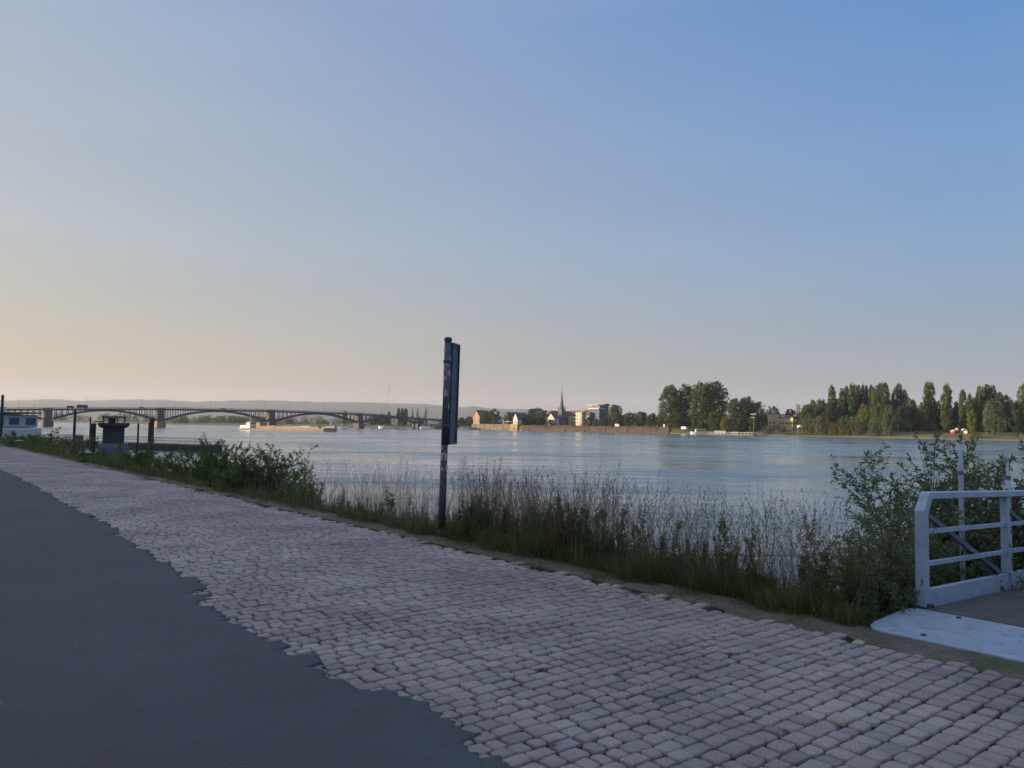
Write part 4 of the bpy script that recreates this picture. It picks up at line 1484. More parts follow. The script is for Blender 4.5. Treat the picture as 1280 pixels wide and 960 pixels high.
# ---------------------------------------------------------------- boats
def boat_hull(L, B, free, draft, bow=.28, stern=.12, sheer=.5):
    """Hull lofted along local x (bow at +L/2), waterline z = 0."""
    rings = []
    n = 15
    for i in range(n):
        u = i / (n - 1); x = (u - .5) * L
        w = 1.0
        if u > 1 - bow: w = max(.03, math.cos((u - 1 + bow) / bow * math.pi / 2) ** .7)
        if u < stern: w = .72 + .28 * math.sin(u / stern * math.pi / 2)
        hw = B / 2 * w
        top = free + sheer * max(0, (u - .6) / .4) ** 2
        rings.append([(x, -hw, top), (x, -hw * .97, 0), (x, -hw * .75, -draft), (x, hw * .75, -draft), (x, hw * .97, 0), (x, hw, top)])
    return MB().loft(rings)

M["hull_rust"] = paint("hull_rust", (.20, .15, .115), .7, var=.2, scale=.15, dirt=(.17, .11, .085))
M["hull_white"] = paint("hull_white", (.50, .50, .49), .45, var=.06, scale=.2)
M["hull_blue"] = paint("hull_blue", (.055, .09, .17), .45, var=.2, scale=.3)
M["hull_dark"] = paint("hull_dark", (.04, .042, .05), .5, var=.2, scale=.3)
M["cargo_tan"] = paint("cargo_tan", (.27, .22, .165), .8, var=.25, scale=.3)

# the cargo barge in mid-river
bow, stn = at_depth(421, 505), at_depth(303, 560)
d = bow - stn; L = math.hypot(d.x, d.y); mid = (bow + stn) / 2
r = empty("cargo_barge", (mid.x, mid.y, WATER), math.atan2(d.y, d.x), "long rust-red cargo barge with white wheelhouse passing under the bridge", "barge")
boat_hull(L, 10.5, 1.3, 1.5, bow=.10, stern=.06, sheer=1.4).build("hull", M["hull_rust"], r)
MB().span(-L * .27, L * .37, -3.9, 3.9, 1.25, 2.7).build("hold_coaming", M["cargo_tan"], r)
for i in range(7):
    x0 = -L * .26 + i * L * .0885
    MB().prism([(-3.7, 2.703), (3.7, 2.703), (2.6, 3.2 + .3 * (i % 2)), (-2.6, 3.2 + .3 * (i % 2))], x0, x0 + L * .085, 'x').build("hatch_cover", M["hull_white"] if i in (4, 5) else M["cargo_tan"], r)
MB().span(-L * .47, -L * .36, -4.0, 4.0, 1.2, 3.3).build("deckhouse", M["hull_white"], r)
MB().cbox((-L * .40, 0, 4.5), (4.6, 5, 2.4), .2).build("wheelhouse", M["hull_white"], r)
MB().span(-L * .40 - 2.32, -L * .40 + 2.32, -2.52, 2.52, 4.5, 5.3).build("wheelhouse_window", M["win"], r)
MB().tube([(-L * .41, 0, 5.6), (-L * .41, 0, 11.5)], [.3, .15], 6).build("mast", M["hull_white"], r)
MB().span(-L * .30, -L * .26, -3, 3, 1.6, 5.4).build("crane_base", M["cargo_tan"], r)
MB().loft([[(L * .40, -4.2, 1.71), (L * .40, 4.2, 1.71), (L * .40, 4.2, 2.9), (L * .40, -4.2, 2.9)], [(L * .49, -1.2, 2.3), (L * .49, 1.2, 2.3), (L * .49, 1.2, 3.8), (L * .49, -1.2, 3.8)]]).build("foredeck", M["hull_white"], r)
MB().tube([(L * .44, 0, 2.5), (L * .44, 0, 8.0)], [.22, .12], 6).build("bow_mast", M["hull_white"], r)

def motor_boat(px0, px1, depth, B, free, house_h, label, cat, name, hull=None, roof=None, flip=False, group=None, tall=None):
    a, b_ = at_depth(px0, depth), at_depth(px1, depth)
    L = (b_ - a).length
    r = empty(name, ((a.x + b_.x) / 2, (a.y + b_.y) / 2, WATER), math.pi if flip else 0.0, label, cat, group)
    boat_hull(L, B, free, .7).build("hull", hull or M["hull_white"], r)
    dk = MB().cbox((-L * .06, 0, free + house_h / 2 - .1), (L * .56, B * .72, house_h), .12).build("deckhouse", M["hull_white"], r)
    MB().span(-L * .30, L * .18, -B * .36 - .02, B * .36 + .02, free + house_h * .35, free + house_h * .72).build("window_band", M["win"], dk)
    MB().cbox((-L * .08, 0, free + house_h + .1), (L * .62, B * .8, .22), .05).build("roof", roof or M["hull_white"], r)
    if tall:
        MB().prism([(-L * .48, free), (-L * .30, free), (-L * .36, free + tall * .7), (-L * .45, free + tall), (-L * .52, free + tall)], -B * .2, B * .2, 'y').build("funnel", M["hull_white"], r)
    else:
        MB().tube([(0, 0, free + house_h), (0, 0, free + house_h + 2.2)], .07, 6).build("mast", M["lamp_grey"], r)
    return r
motor_boat(473, 497, 872, 6, 2.2, 2.2, "white moored hulk with a tall white funnel under the bridge's right end", "boat", "moored_boat", roof=M["red_tile"], flip=True, tall=9.5)
motor_boat(525, 543, 850, 6, 2.6, 2.4, "white cruiser moored just left of the sign post", "boat", "cabin_cruiser", roof=M["lamp_grey"])
motor_boat(424, 441, 900, 5, 1.4, 3.0, "small white boat behind the cargo barge's bow", "boat", "motor_boat")
motor_boat(575, 590, 815, 4, 1.3, 1.8, "low white boat moored left of the pale stone wall", "boat", "motor_boat")
motor_boat(863, 885, 612, 5, 1.6, 2.2, "white ferry boat moored left of the far landing stage", "ferry", "ferry_boat", flip=True)

# far landing stage
pa = on_bank(886, 494); pb = on_bank(944, 494)
d = pb - pa; L = d.length
r = empty("landing_stage", ((pa.x + pb.x) / 2, (pa.y + pb.y) / 2, WATER), math.atan2(d.y, d.x), "low grey landing stage with railings on the far shore by the ferry", "landing stage")
MB().span(-L / 2, L / 2, -2.5, 2.5, -.6, .9).build("pontoon", M["stone_grey"], r)
for i in range(int(L / 3)):
    x = -L / 2 + .3 + i * 3
    MB().span(x, x + .12, -2.4, -2.28, .9, 2.0).build("rail_post", M["hull_white"], r)
MB().span(-L / 2 + .3, L / 2 - .3, -2.4, -2.3, 1.95, 2.07).build("handrail", M["hull_white"], r)
MB().span(-L * .35, -L * .1, -1.2, 1.4, .903, 3.2).build("shelter", M["hull_dark"], r)
MB().span(L * .02, L * .16, -1.0, 1.2, .903, 2.6).build("cabin", M["stone_grey"], r)

# ---------------------------------------------------------------- near landing on the left
Z0 = WATER
# moored passenger ship (stern towards the viewer)
pS = W(190, 19.5, WATER)
a = math.atan2(US.y, US.x)
r = empty("passenger_ship", pS, a, "white passenger ship with a blue hull moored at the quay's far left", "ship")
L, B = 50.0, 9.5
boat_hull(L, B, 1.6, 1.2, bow=.22, stern=.05, sheer=1.2).build("hull", M["hull_blue"], r)
MB().cbox((-2, 0, 3.0), (L * .84, B * .9, 2.7), .2).build("lower_deck", M["hull_white"], r)
MB().cbox((-4, 0, 5.6), (L * .70, B * .8, 2.3), .2).build("upper_deck", M["hull_white"], r)
for j, (z, hw, x0, x1) in enumerate(((2.7, B * .45, -L * .42, L * .36), (5.4, B * .40, -L * .40, L * .24))):
    n = 9
    for i in range(n):
        xa = x0 + (x1 - x0) * i / n + .4
        for y in (-1, 1):
            MB().span(xa, xa + (x1 - x0) / n - 1.0, min(y * hw, y * (hw + .05)), max(y * hw, y * (hw + .05)), z, z + 1.1).build("window", M["win"], r)
for y in (-2.6, 0, 2.4):
    MB().span(-L * .44 - .1, -L * .44 + .003, y - .9, y + .9, 2.2, 3.9).build("stern_window", M["hull_blue"], r)
    MB().span(-4 - L * .35 - .1, -4 - L * .35 + .003, y - .8, y + .8, 4.9, 6.2).build("stern_window", M["hull_blue"], r)
MB().cbox((-6, 0, 7.15), (L * .66, B * .9, .28), .06).build("sun_awning", M["cargo_tan"], r)
MB().span(-L * .48, -L * .44, -B * .42, B * .42, 2.5, 2.62).build("stern_rail", M["hull_white"], r)
MB().tube([(-4, 0, 7.2), (-4, 0, 10.2)], .08, 6).build("mast", M["hull_white"], r)
MB().cbox((8, 0, 7.7), (4, 3.4, 1.8), .15).build("wheelhouse", M["hull_white"], r)

# long pontoon with rails, its piles and the dark workboat
pr, plft = at_depth(269, 150), at_depth(92, 172)
d = pr - plft; L = math.hypot(d.x, d.y); mid = (pr + plft) / 2
r = empty("pontoon", (mid.x, mid.y, WATER), math.atan2(d.y, d.x), "long low dark pontoon with pipe railings behind the quayside bushes", "pontoon")
MB().cbox((0, 0, .55), (L, 4.0, 1.7), .08).build("float", M["hull_dark"], r)
n = int(L / 1.9)
for y in (-1.85, 1.85):
    for i in range(n + 1):
        x = -L / 2 + .2 + (L - .4) * i / n
        MB().tube([(x, y, 1.4), (x, y, 2.5)], .035, 5).build("rail_post", M["lamp_grey"], r)
    for z in (2.5, 1.98):
        MB().tube([(-L / 2 + .2, y, z), (L / 2 - .2, y, z)], .035, 5).build("rail", M["lamp_grey"], r)
M["pile_wood"] = paint("pile_wood", (.05, .042, .038), .9, var=.4, scale=2, dirt=(.11, .10, .09))
def pile(px, top, depth, rad, label, pale=False):
    p = at_depth(px, depth, WATER)
    h = z_of(px, top, depth) - WATER
    r = empty("mooring_pile", p, 0, label, "pile", "mooring piles by the pontoon")
    MB().tube([(0, 0, -3), (0, 0, h)], [rad * 1.05, rad], 10).build("shaft", M["pile_wood"], r)
    MB().lathe([(rad * 1.15, h), (rad * 1.15, h + .15), (0, h + .4)], 10).build("cap", M["hull_dark"], r)
pile(1.8, 496, 118, .19, "tall thin black pile at the picture's far left edge")
pile(93.3, 513, 140, .22, "tall dark pile left of the dark workboat")
pile(117, 531, 140, .42, "stout short pile close left of the workboat")
pile(113, 523, 150, .13, "thin pile right beside the stout short one")
pile(190, 524, 140, .38, "stout dark pile right of the workboat at the pontoon rail")
pile(186.5, 530, 148, .14, "thin pile just left of the stout one at the pontoon rail")
pile(173, 531, 142, .16, "thin slightly leaning pile right behind the workboat")
# crates on the pontoon
for px, lab in ((96.5, "dark crate on the pontoon, left of a pair"), (102, "dark crate on the pontoon, right of a pair")):
    p = at_depth(px, 169, WATER + 1.4)
    r = empty("storage_crate", p, .3, lab, "crate", "crates on the pontoon")
    MB().cbox((0, 0, .55), (.85, .9, 1.1), .03).build("box", M["hull_dark"], r)
    MB().cbox((0, 0, 1.16), (.95, 1.0, .12), .02).build("lid", M["pile_wood"], r)
# workboat seen end-on
p = at_depth(142.5, 139, WATER)
r = empty("workboat", p, math.atan2(p.y, p.x), "dark workboat with a glazed wheelhouse on a wide overhanging deck", "workboat")
# local x points away from the viewer
boat_hull(14, 4.6, 1.9, .8, bow=.3).build("hull", M["hull_blue"], r)
zA, zB, zC, zD = [z_of(142, y, 139) - WATER for y in (545, 534.5, 528, 522)]
MB().cbox((-1.0, 0, (1.6 + zB) / 2), (7, 3.4, zB - 1.6), .08).build("deckhouse", M["hull_dark"], r)
MB().loft([[(-5.5, -2.0, zB), (4, -2.0, zB), (4, 2.0, zB), (-5.5, 2.0, zB)], [(-5.9, -2.45, zB + .45), (4.4, -2.45, zB + .45), (4.4, 2.45, zB + .45), (-5.9, 2.45, zB + .45)], [(-5.9, -2.45, zC - .1), (4.4, -2.45, zC - .1), (4.4, 2.45, zC - .1), (-5.9, 2.45, zC - .1)]]).build("bridge_deck", M["pile_wood"], r)
wh = MB()
for x in (-3.6, 0.6):
    for y in (-1.65, -.55, .55, 1.65):
        wh.span(x - .07, x + .07, y - .08, y + .08, zC - .1, zD)
for y in (-1.65, 1.65):
    wh.span(-1.6, -1.4, y - .08, y + .08, zC - .1, zD)
wh.build("wheelhouse_frame", M["hull_dark"], r)
MB().cbox((-1.5, 0, zD + .1), (5.2, 3.9, .24), .05).build("wheelhouse_roof", M["hull_dark"], r)
MB().span(-2.6, -1.4, -.25, .9, zC - .1, zD - .1).build("helm_console", M["hull_dark"], r)
MB().span(-7.03, -6.2, -1.5, 2.0, 1.2, 1.95).build("tarpaulin", M["lamp_grey"], r)
mb = MB()
mb.tube([(-5.4, 3.0, zC + .1), (-5.4, 1.6, zC + .1)], .09, 6)
mb.build("spotlight_arm", M["hull_dark"], r)
# gangway from the bank to the pontoon
pa, pb = W(118, 12.5, -1.9), at_depth(98, 165, -2.7)
d = pb - pa
r = empty("footbridge", pa, math.atan2(d.y, d.x), "slim railed footbridge from the bank to the pontoon, left of the workboat", "footbridge")
L = math.hypot(d.x, d.y)
MB().beam((0, 0, 0), (L, 0, d.z), 1.4, .3).build("deck", M["hull_dark"], r)
for y in (-.66, .66):
    for i in range(int(L / 3) + 1):
        x = min(L - .1, i * 3 + .1); z = d.z * x / L
        MB().tube([(x, y, z + .1), (x, y, z + 1.2)], .035, 5).build("rail_post", M["lamp_grey"], r)
    for h in (.65, 1.2):
        MB().tube([(.1, y, h), (L - .1, y, d.z + h)], .035, 5).build("rail", M["lamp_grey"], r)
# ---------------------------------------------------------------- the city side: the houses that keep the quay in shade
M["city_plaster"] = paint("city_plaster", (.34, .31, .27), .85, var=.1, scale=.2)
for i, (s0, L, D, H) in enumerate([(-30, 46, 14, 17), (18, 52, 15, 19), (72, 48, 14, 18), (122, 56, 15, 20), (180, 60, 15, 18), (242, 60, 15, 19)]):
    q = W(s0 + L, -58 - D)
    r = empty("riverside_building", (q.x, q.y, 0), RZ, ["plain plaster house row facing the quay road, %s from the gangway" % w for w in ("first", "second", "third", "fourth", "fifth", "sixth")][i], "building")
    MB().span(0, L - .4, 0, D, 0, H).build("wall", M["city_plaster"], r)
    MB().prism([(-.5, H + .003), (D + .5, H + .003), (D / 2, H + 5)], -.2, L - .2, 'x').build("roof", M["slate"], r)
    for z in np.arange(1.2, H - 2, 3.1):
        for k in range(int(L / 3.4)):
            if (k + i) % 2 == 0:
                MB().span(1.4 + k * 3.3, 2.6 + k * 3.3, D + .003, D + .06, z, z + 1.7).build("window", M["win"], r)

# ---------------------------------------------------------------- bollards
M["iron"] = paint("iron", (.030, .031, .036), .5, metal=.0, var=.3, scale=6, dirt=(.07, .06, .055))
M["iron_top"] = paint("iron_top", (.22, .23, .24), .45, var=.3, scale=6)
for px, py, lab in ((107, 577, "squat iron mooring bollard on the quay edge, the nearer of two"), (24, 558.5, "squat iron mooring bollard on the quay edge, the farther of two")):
    p = on_level(px, py)
    r = empty("mooring_bollard", (p.x, p.y, 0), 0, lab, "bollard", "bollards on the quay edge")
    MB().lathe([(.24, 0), (.23, .05), (.15, .08), (.13, .20), (.20, .27), (.24, .31)], 20).build("post", M["iron"], r, smooth=True)
    MB().lathe([(.245, .312), (.23, .35), (.15, .385), (0, .395)], 20).build("cap", M["iron_top"], r, smooth=True)

# ---------------------------------------------------------------- sign on its post
M["post_steel"] = paint("post_steel", (.085, .10, .135), .45, metal=.3, var=.35, scale=5, dirt=(.15, .15, .165))
M["post_rust"] = paint("post_rust", (.045, .045, .055), .7, var=.5, scale=9, dirt=(.16, .15, .145))
M["sign_back"] = paint("sign_back", (.055, .085, .15), .5, metal=.2, var=.2, scale=2.5, dirt=(.06, .06, .085))
M["sign_edge"] = paint("sign_edge", (.075, .08, .10), .4, metal=.5, var=.2)
M["sticker"] = paint("sticker", (.34, .35, .37), .6, var=.4, scale=30, dirt=(.18, .19, .21))
pb = on_level(551.5, 671)
dep = pb.y
r = empty("sign_post", (pb.x, pb.y, 0), math.atan2(pb.y, pb.x) - math.pi / 2, "tall narrow blue-grey sign panel seen edge-on on a stickered steel post", "sign")
ztop = z_of(558, 422.5, dep)
lean = .055
def post_x(z): return -.0 + lean * z / ztop
zj = z_of(554, 556, dep)
MB().tube([(0, 0, -.1), (post_x(zj), 0, zj)], [.052, .048], 16).build("lower_post", M["post_rust"], r, smooth=True)
MB().tube([(post_x(zj) + .002, 0, zj + .001), (post_x(ztop), 0, ztop - .02)], [.050, .048], 16).build("upper_post", M["post_steel"], r, smooth=True)
MB().lathe([(.056, ztop - .045), (.056, ztop - .005), (.04, ztop + .01), (0, ztop + .012)], 16, (post_x(ztop), 0, 0)).build("cap", M["iron"], r)
MB().lathe([(.075, 0), (.070, .05), (.056, .10), (.053, .11)], 16).build("foot_collar", M["post_rust"], r, smooth=True)
zb_, zt_ = z_of(564, 556, dep), z_of(567, 428, dep)
# folded sheet panel, nearly edge-on
ang = R(70)
ca, sa = math.cos(ang), math.sin(ang)
x0 = .034
mb = MB()
PW = .31
def pan(u, v, z):
    return (x0 + post_x(z) + u * ca - v * sa + .012, u * sa + v * ca + .02, z)
def slab(mb, u0, u1, v0, v1, z0, z1):
    vs = [pan(u, v, z) for z in (z0, z1) for (u, v) in ((u0, v0), (u1, v0), (u1, v1), (u0, v1))]
    mb.add(vs, [(0, 3, 2, 1), (4, 5, 6, 7), (0, 1, 5, 4), (1, 2, 6, 5), (2, 3, 7, 6), (3, 0, 4, 7)])
slab(mb, .012, PW - .012, -.012, .004, zb_ + .03, zt_ - .03)
panel = mb.build("panel", M["sign_back"], r)
for z_a in (zt_ - .028, zb_):
    mb = MB(); slab(mb, 0, PW, -.035, .012, z_a, z_a + .028)
    mb.build("frame_cap", M["sign_edge"], panel)
for u_a in (0, PW - .010):
    mb = MB(); slab(mb, u_a, u_a + .010, -.034, .011, zb_ + .0285, zt_ - .0285)
    mb.build("frame_side", M["post_steel"], panel)
for z in (zb_ + .28, zt_ - .28):
    mb = MB().lathe([(.058, z - .022), (.058, z + .022)], 16, (post_x(z), 0, 0))
    mb.beam((post_x(z), 0, z), (post_x(z) + .09, .08, z), .03, .035)
    mb.build("clamp", M["sign_edge"], r)
rs = random.Random(4)
for i in range(20):
    z = rs.uniform(.55, ztop - .15) if i > 6 else rs.uniform(zj - .55, zj + .25)
    h, a0 = rs.uniform(.03, .10), rs.uniform(math.pi * 1.05, math.pi * 1.8)
    w = rs.uniform(.5, 1.1)
    vs, fs = [], []
    for k in range(5):
        a = a0 + w * k / 4
        for zz in (z, z + h):
            vs.append((post_x(zz) + .0535 * math.cos(a), .0535 * math.sin(a), zz + rs.uniform(-.008, .008)))
    for k in range(4):
        fs.append((k * 2, k * 2 + 2, k * 2 + 3, k * 2 + 1))
    MB().add(vs, fs).build("sticker", M["sticker"], r)

# ---------------------------------------------------------------- the gangway
M["gang_paint"] = paint("gang_paint", (.30, .39, .53), .40, var=.10, scale=2.2, dirt=(.22, .27, .34))
M["plate_alu"] = paint("plate_alu", (.27, .345, .45), .5, metal=.15, var=.14, scale=4, bmp=.002, dirt=(.18, .22, .27))
M["gang_deck"] = paint("gang_deck", (.075, .075, .08), .85, var=.3, scale=5, bmp=.004)
M["brace_shade"] = paint("brace_shade", (.10, .13, .18), .5, var=.15, scale=3)  # darker gangway paint: shade behind the rails put into the colour
pt0 = on_level(1151, 769)
s0, t0 = st(pt0)
g = empty("gangway", (pt0.x, pt0.y, 0.02), RZ, "pale blue-grey railed steel gangway sloping from the quay down towards the river", "gangway")
SL = math.tan(R(2.2))
def gz(y, z): return z - SL * y
GL, GW = 15.0, 2.1
mb = MB()
mb.beam((GW / 2, -.045, .012), (GW / 2, GL, gz(GL, -.04)), GW - .12, .08)
mb.build("deck", M["gang_deck"], g)
# threshold plate: hinged lip with a rounded outer corner lying on the setts
yq = -(t0 - 6.12)
poly = [(-.02, -.05), (-.055, -.10), (-.075, -.20), (-.075, yq + .22), (-.05, yq + .10), (.0, yq + .03), (.09, yq)]
poly += [(GW + .1, yq), (GW + .1, -.05)]
lip = MB()
n = len(poly)
vs = [(x, y, -.03 + .06 * (y - yq) / (.10 - yq)) for x, y in poly] + [(x, y, .004 + .050 * (y - yq) / (.10 - yq)) for x, y in poly]
lip.add(vs, [tuple(reversed(range(n))), tuple(range(n, 2 * n))] + [(i, (i + 1) % n, n + (i + 1) % n, n + i) for i in range(n)])
plate = lip.build("threshold_plate", M["plate_alu"], g)
for k in range(3):
    x = .35 + k * .7
    bo = MB()
    for y in (yq + .12, -.12):
        zb = .004 + .050 * (y - yq) / (.10 - yq)
        bo.lathe([(.022, zb - .01), (.022, zb + .006), (.014, zb + .012), (0, zb + .012)], 8, (x, y, 0))
    for half in (0,):
        bo.build("plate_bolt", M["iron"], plate)
# side rails
def railing(x, name):
    fr = MB()
    zt_, ch = 1.03, .155
    w = .09
    # bent outer frame: post, chamfer, top rail
    prof_out = [(0, 0.03), (0, zt_ - ch), (ch * .85, zt_), (GL, gz(GL, zt_))]
    prof_in = [(w, 0.03), (w, zt_ - ch - .035), (ch * .85 + .045, zt_ - .062), (GL, gz(GL, zt_ - .062))]
    m_ = len(prof_out)
    vs = []
    for (y, z) in prof_out + prof_in:
        vs.append((x - .043, y, z))
    for (y, z) in prof_out + prof_in:
        vs.append((x + .043, y, z))
    fs = []
    for i in range(m_ - 1):
        a, b_, c, d_ = i, i + 1, m_ + i + 1, m_ + i
        fs.append((a, b_, c, d_)); fs.append((a + 2 * m_, d_ + 2 * m_, c + 2 * m_, b_ + 2 * m_))
        fs.append((a, a + 2 * m_, b_ + 2 * m_, b_)); fs.append((d_, c, c + 2 * m_, d_ + 2 * m_))
    fs.append((0, m_, 3 * m_, 2 * m_)); fs.append((m_ - 1, 3 * m_ - 1, 4 * m_ - 1, 2 * m_ - 1))
    fr.add(vs, fs)
    root = fr.build(name, M["gang_paint"], g)
    bv = root.modifiers.new("round", 'BEVEL'); bv.width = .008; bv.segments = 2; bv.limit_method = 'ANGLE'
    for z in (.69, .41):
        MB().beam((x, w + .001, gz(w, z)), (x, GL, gz(GL, z)), .034, .038).build("mid_rail", M["gang_paint"], root)
    MB().beam((x, w + .001, gz(w, .105)), (x, GL, gz(GL, .105)), .06, .17).build("bottom_beam", M["gang_paint"], root)
    y = 2.0
    prev = 0.05
    while y < GL:
        MB().beam((x, y, gz(y, -.06)), (x, y, gz(y, .966)), .07, .062, up=(0, 1, 0)).build("post", M["gang_paint"], root)
        MB().beam((x - .045, prev + .07, gz(prev, .88)), (x - .045, y - .05, gz(y, .20)), .032, .045).build("diagonal_brace", M["brace_shade"], root)
        prev = y
        y += 2.0
    br = MB().span(x - .07, x + .07, -.02, .10, -.01, .055)
    br.tube([(x - .085, .04, .05), (x + .085, .04, .05)], .032, 10)
    br.build("hinge_bracket", M["iron"], root)
railing(0.0, "railing")
railing(GW, "railing")
# the two slim white poles behind the rail
M["pole_white"] = paint("pole_white", (.36, .44, .56), .5, var=.06, scale=2)
for px, top, d_, lab in ((1200, 555, 8.35, "left one of two slim pale poles standing behind the gangway railing"), (1258, 561, 8.45, "right one of two slim pale poles behind the railing, tapering at its tip")):
    p = at_depth(px, d_)
    s_, t_ = st(p); z0 = slope_z(t_)
    h = z_of(px, top, d_)
    r = empty("slim_pole", (p.x, p.y, 0), 0, lab, "pole")
    if px < 1230:
        MB().tube([(0, 0, z0 - .2), (0, 0, h - .3), (0, 0, h)], [.026, .026, .018], 10).build("tube", M["pole_white"], r, smooth=True)
    else:
        MB().tube([(0, 0, z0 - .2), (0, 0, h - .34), (0, 0, h - .33), (0, 0, h)], [.030, .030, .016, .010], 10).build("tube", M["pole_white"], r, smooth=True)
    MB().lathe([(.032, h - .33), (.032, h - .29)], 10).build("collar", M["lamp_grey"], r)

# thin cable through the grass
a, b_ = at_depth(885, 8.2, z_of(885, 692, 8.2)), at_depth(1148, 7.2, z_of(1148, 693.5, 7.2))
pts = []
for i in range(17):
    u = i / 16
    q = a.lerp(b_, u); q.z -= .02 * 4 * u * (1 - u); pts.append(q)
cb = MB().tube(pts, .0045, 6).build("cable", M["iron"])
tag(cb, "thin dark cable stretched through the tall grass to the gangway post", "cable")
# ---------------------------------------------------------------- plants on the quay edge
leaf_mat("weed_leaf", [(.085, .14, .055), (.125, .19, .07), (.17, .24, .09)], trans=.55)
leaf_mat("osier_leaf", [(.11, .16, .085), (.155, .21, .11), (.20, .25, .14)], trans=.55)
leaf_mat("grass_blade", [(.075, .105, .045), (.115, .145, .060), (.20, .215, .10)], trans=.6)
leaf_mat("hay", [(.28, .24, .19), (.37, .32, .26), (.46, .40, .34)], trans=.35)
leaf_mat("seed_brown", [(.19, .13, .10), (.26, .185, .14), (.32, .25, .19)], trans=.4)
leaf_mat("straw", [(.17, .14, .075), (.23, .19, .105), (.13, .11, .06)], trans=.1)
leaf_mat("twig", [(.055, .045, .03), (.075, .06, .04)], trans=0.0)


def blades(rg, bx, by, bz, h, w, lean, seg=3):
    """Curved tapering blades from arrays of base points."""
    n = len(bx)
    a = rg.uniform(0, 2 * math.pi, n)
    f = rg.uniform(0, 2 * math.pi, n)
    dx, dy = np.cos(a) * lean * h, np.sin(a) * lean * h
    wx, wy = np.cos(f), np.sin(f)
    V = np.zeros((n, 2 * seg + 1, 3))
    for k in range(seg + 1):
        u = k / seg
        cx = bx + dx * u ** 2; cyy = by + dy * u ** 2; cz = bz + h * (u - .25 * lean * u ** 2)
        if k < seg:
            ww = w * (1 - .55 * u)
            V[:, 2 * k] = np.stack([cx - wx * ww / 2, cyy - wy * ww / 2, cz], 1)
            V[:, 2 * k + 1] = np.stack([cx + wx * ww / 2, cyy + wy * ww / 2, cz], 1)
        else:
            V[:, 2 * k] = np.stack([cx, cyy, cz], 1)
    m_ = 2 * seg + 1
    base = np.arange(n)[:, None] * m_
    Q = np.concatenate([base + np.array([[2 * k, 2 * k + 1, 2 * k + 3, 2 * k + 2]]) for k in range(seg - 1)]) if seg > 1 else np.zeros((0, 4), int)
    T = base + np.array([[2 * seg - 2, 2 * seg - 1, 2 * seg]])
    tip = V[:, 2 * seg]
    return V.reshape(-1, 3), Q, T, tip, (V[:, 2 * seg - 2] + V[:, 2 * seg - 1]) / 2


def merge(parts):
    VV, QQ, TT, n = [], [], [], 0
    for V, Q, T in parts:
        VV.append(V); QQ.append(np.asarray(Q, int).reshape(-1, 4) + n); TT.append(np.asarray(T, int).reshape(-1, 3) + n); n += len(V)
    return np.concatenate(VV), np.concatenate(QQ), np.concatenate(TT)


def sxy(s, t):
    return US.x * s + UT.x * t, US.y * s + UT.y * t

zs = np.vectorize(slope_z)
rg = np.random.default_rng(21)

# height of the green sward along the quay, from the picture's outline
hs = [(-2, .45), (3.3, .40), (4.2, .42), (5.0, .36), (6.0, .38), (7.0, .40), (8.2, .38), (9.0, .27), (11, .24), (13.3, .24), (15, .24), (20, .26), (30, .36), (60, .5), (120, .6)]
def hgt(s): return np.interp(s, [a for a, _ in hs], [b for _, b in hs])

parts = []
for (s_a, s_b, dens, wd) in ((-1.5, 6, 1500, .006), (6, 12, 900, .008), (12, 25, 260, .012), (25, 60, 90, .022), (60, 130, 30, .05)):
    n = int((s_b - s_a) * 1.25 * dens)
    s = rg.uniform(s_a, s_b, n); t = QE - .16 + np.abs(rg.normal(0, .55, n)) + .07 * np.sin(s * 3.1) + .05 * np.sin(s * 7.7)
    ok = ~((s < 3.12) & (t < 8.6))
    s, t = s[ok], t[ok]; n = len(s)
    x, y = sxy(s, t)
    clump = .65 + .5 * np.sin(s * 2.3 + 1.1) * np.sin(s * 5.1 + t * 3) + .25 * np.sin(s * 11.0)
    h = hgt(s) * rg.uniform(.45, 1.25, n) * np.clip(clump, .45, 1.35) + .08
    V, Q, T, tip, _ = blades(rg, x, y, zs(t) - .02, h + np.maximum(0, -zs(t)) * .6, wd * rg.uniform(.6, 1.5, n), rg.uniform(.1, .75, n))
    parts.append((V, Q, T))
# low tufts creeping over the coping and between the setts
tuft = []
for px, py, k in ((662, 708, 130), (750, 722, 150), (757, 719, 90), (797, 744, 60), (860, 741, 150), (848, 743, 60), (930, 757, 110), (960, 765, 90), (575, 681, 120), (540, 668, 140), (600, 683, 90), (640, 690, 70), (700, 704, 60), (480, 655, 120), (440, 646, 120), (410, 640, 110), (1000, 777, 90), (1040, 776, 160), (1075, 776, 180), (330, 628, 120), (290, 620, 120), (250, 613, 120), (180, 600, 100)):
    p = on_level(px, py); sc = p.y / 8.0
    ex = rg.normal(0, .10 * sc, k); ey = rg.normal(0, .05 * sc, k)
    V, Q, T, _, _ = blades(rg, p.x + US.x * ex + UT.x * ey, p.y + US.y * ex + UT.y * ey, np.full(k, -.01), rg.uniform(.02, .085, k), np.full(k, .006 * sc), rg.uniform(.4, 1.4, k))
    parts.append((V, Q, T))
n = 9000
s = rg.uniform(0, 45, n); t = QE - np.abs(rg.normal(0, .16, n)) + .02
keep = (np.sin(s * 1.9) + np.sin(s * .7 + 2) + rg.normal(0, .5, n)) > .1
s, t = s[keep], t[keep]; x, y = sxy(s, t)
V, Q, T, _, _ = blades(rg, x, y, np.full(len(s), -.01), rg.uniform(.03, .13, len(s)), np.full(len(s), .009), rg.uniform(.3, 1.2, len(s)))
parts.append((V, Q, T))
V, Q, T = merge(parts)
tag(link_mesh("grass", np_mesh("grass", V, quads=Q, tris=T), M["grass_blade"]), kind="stuff")


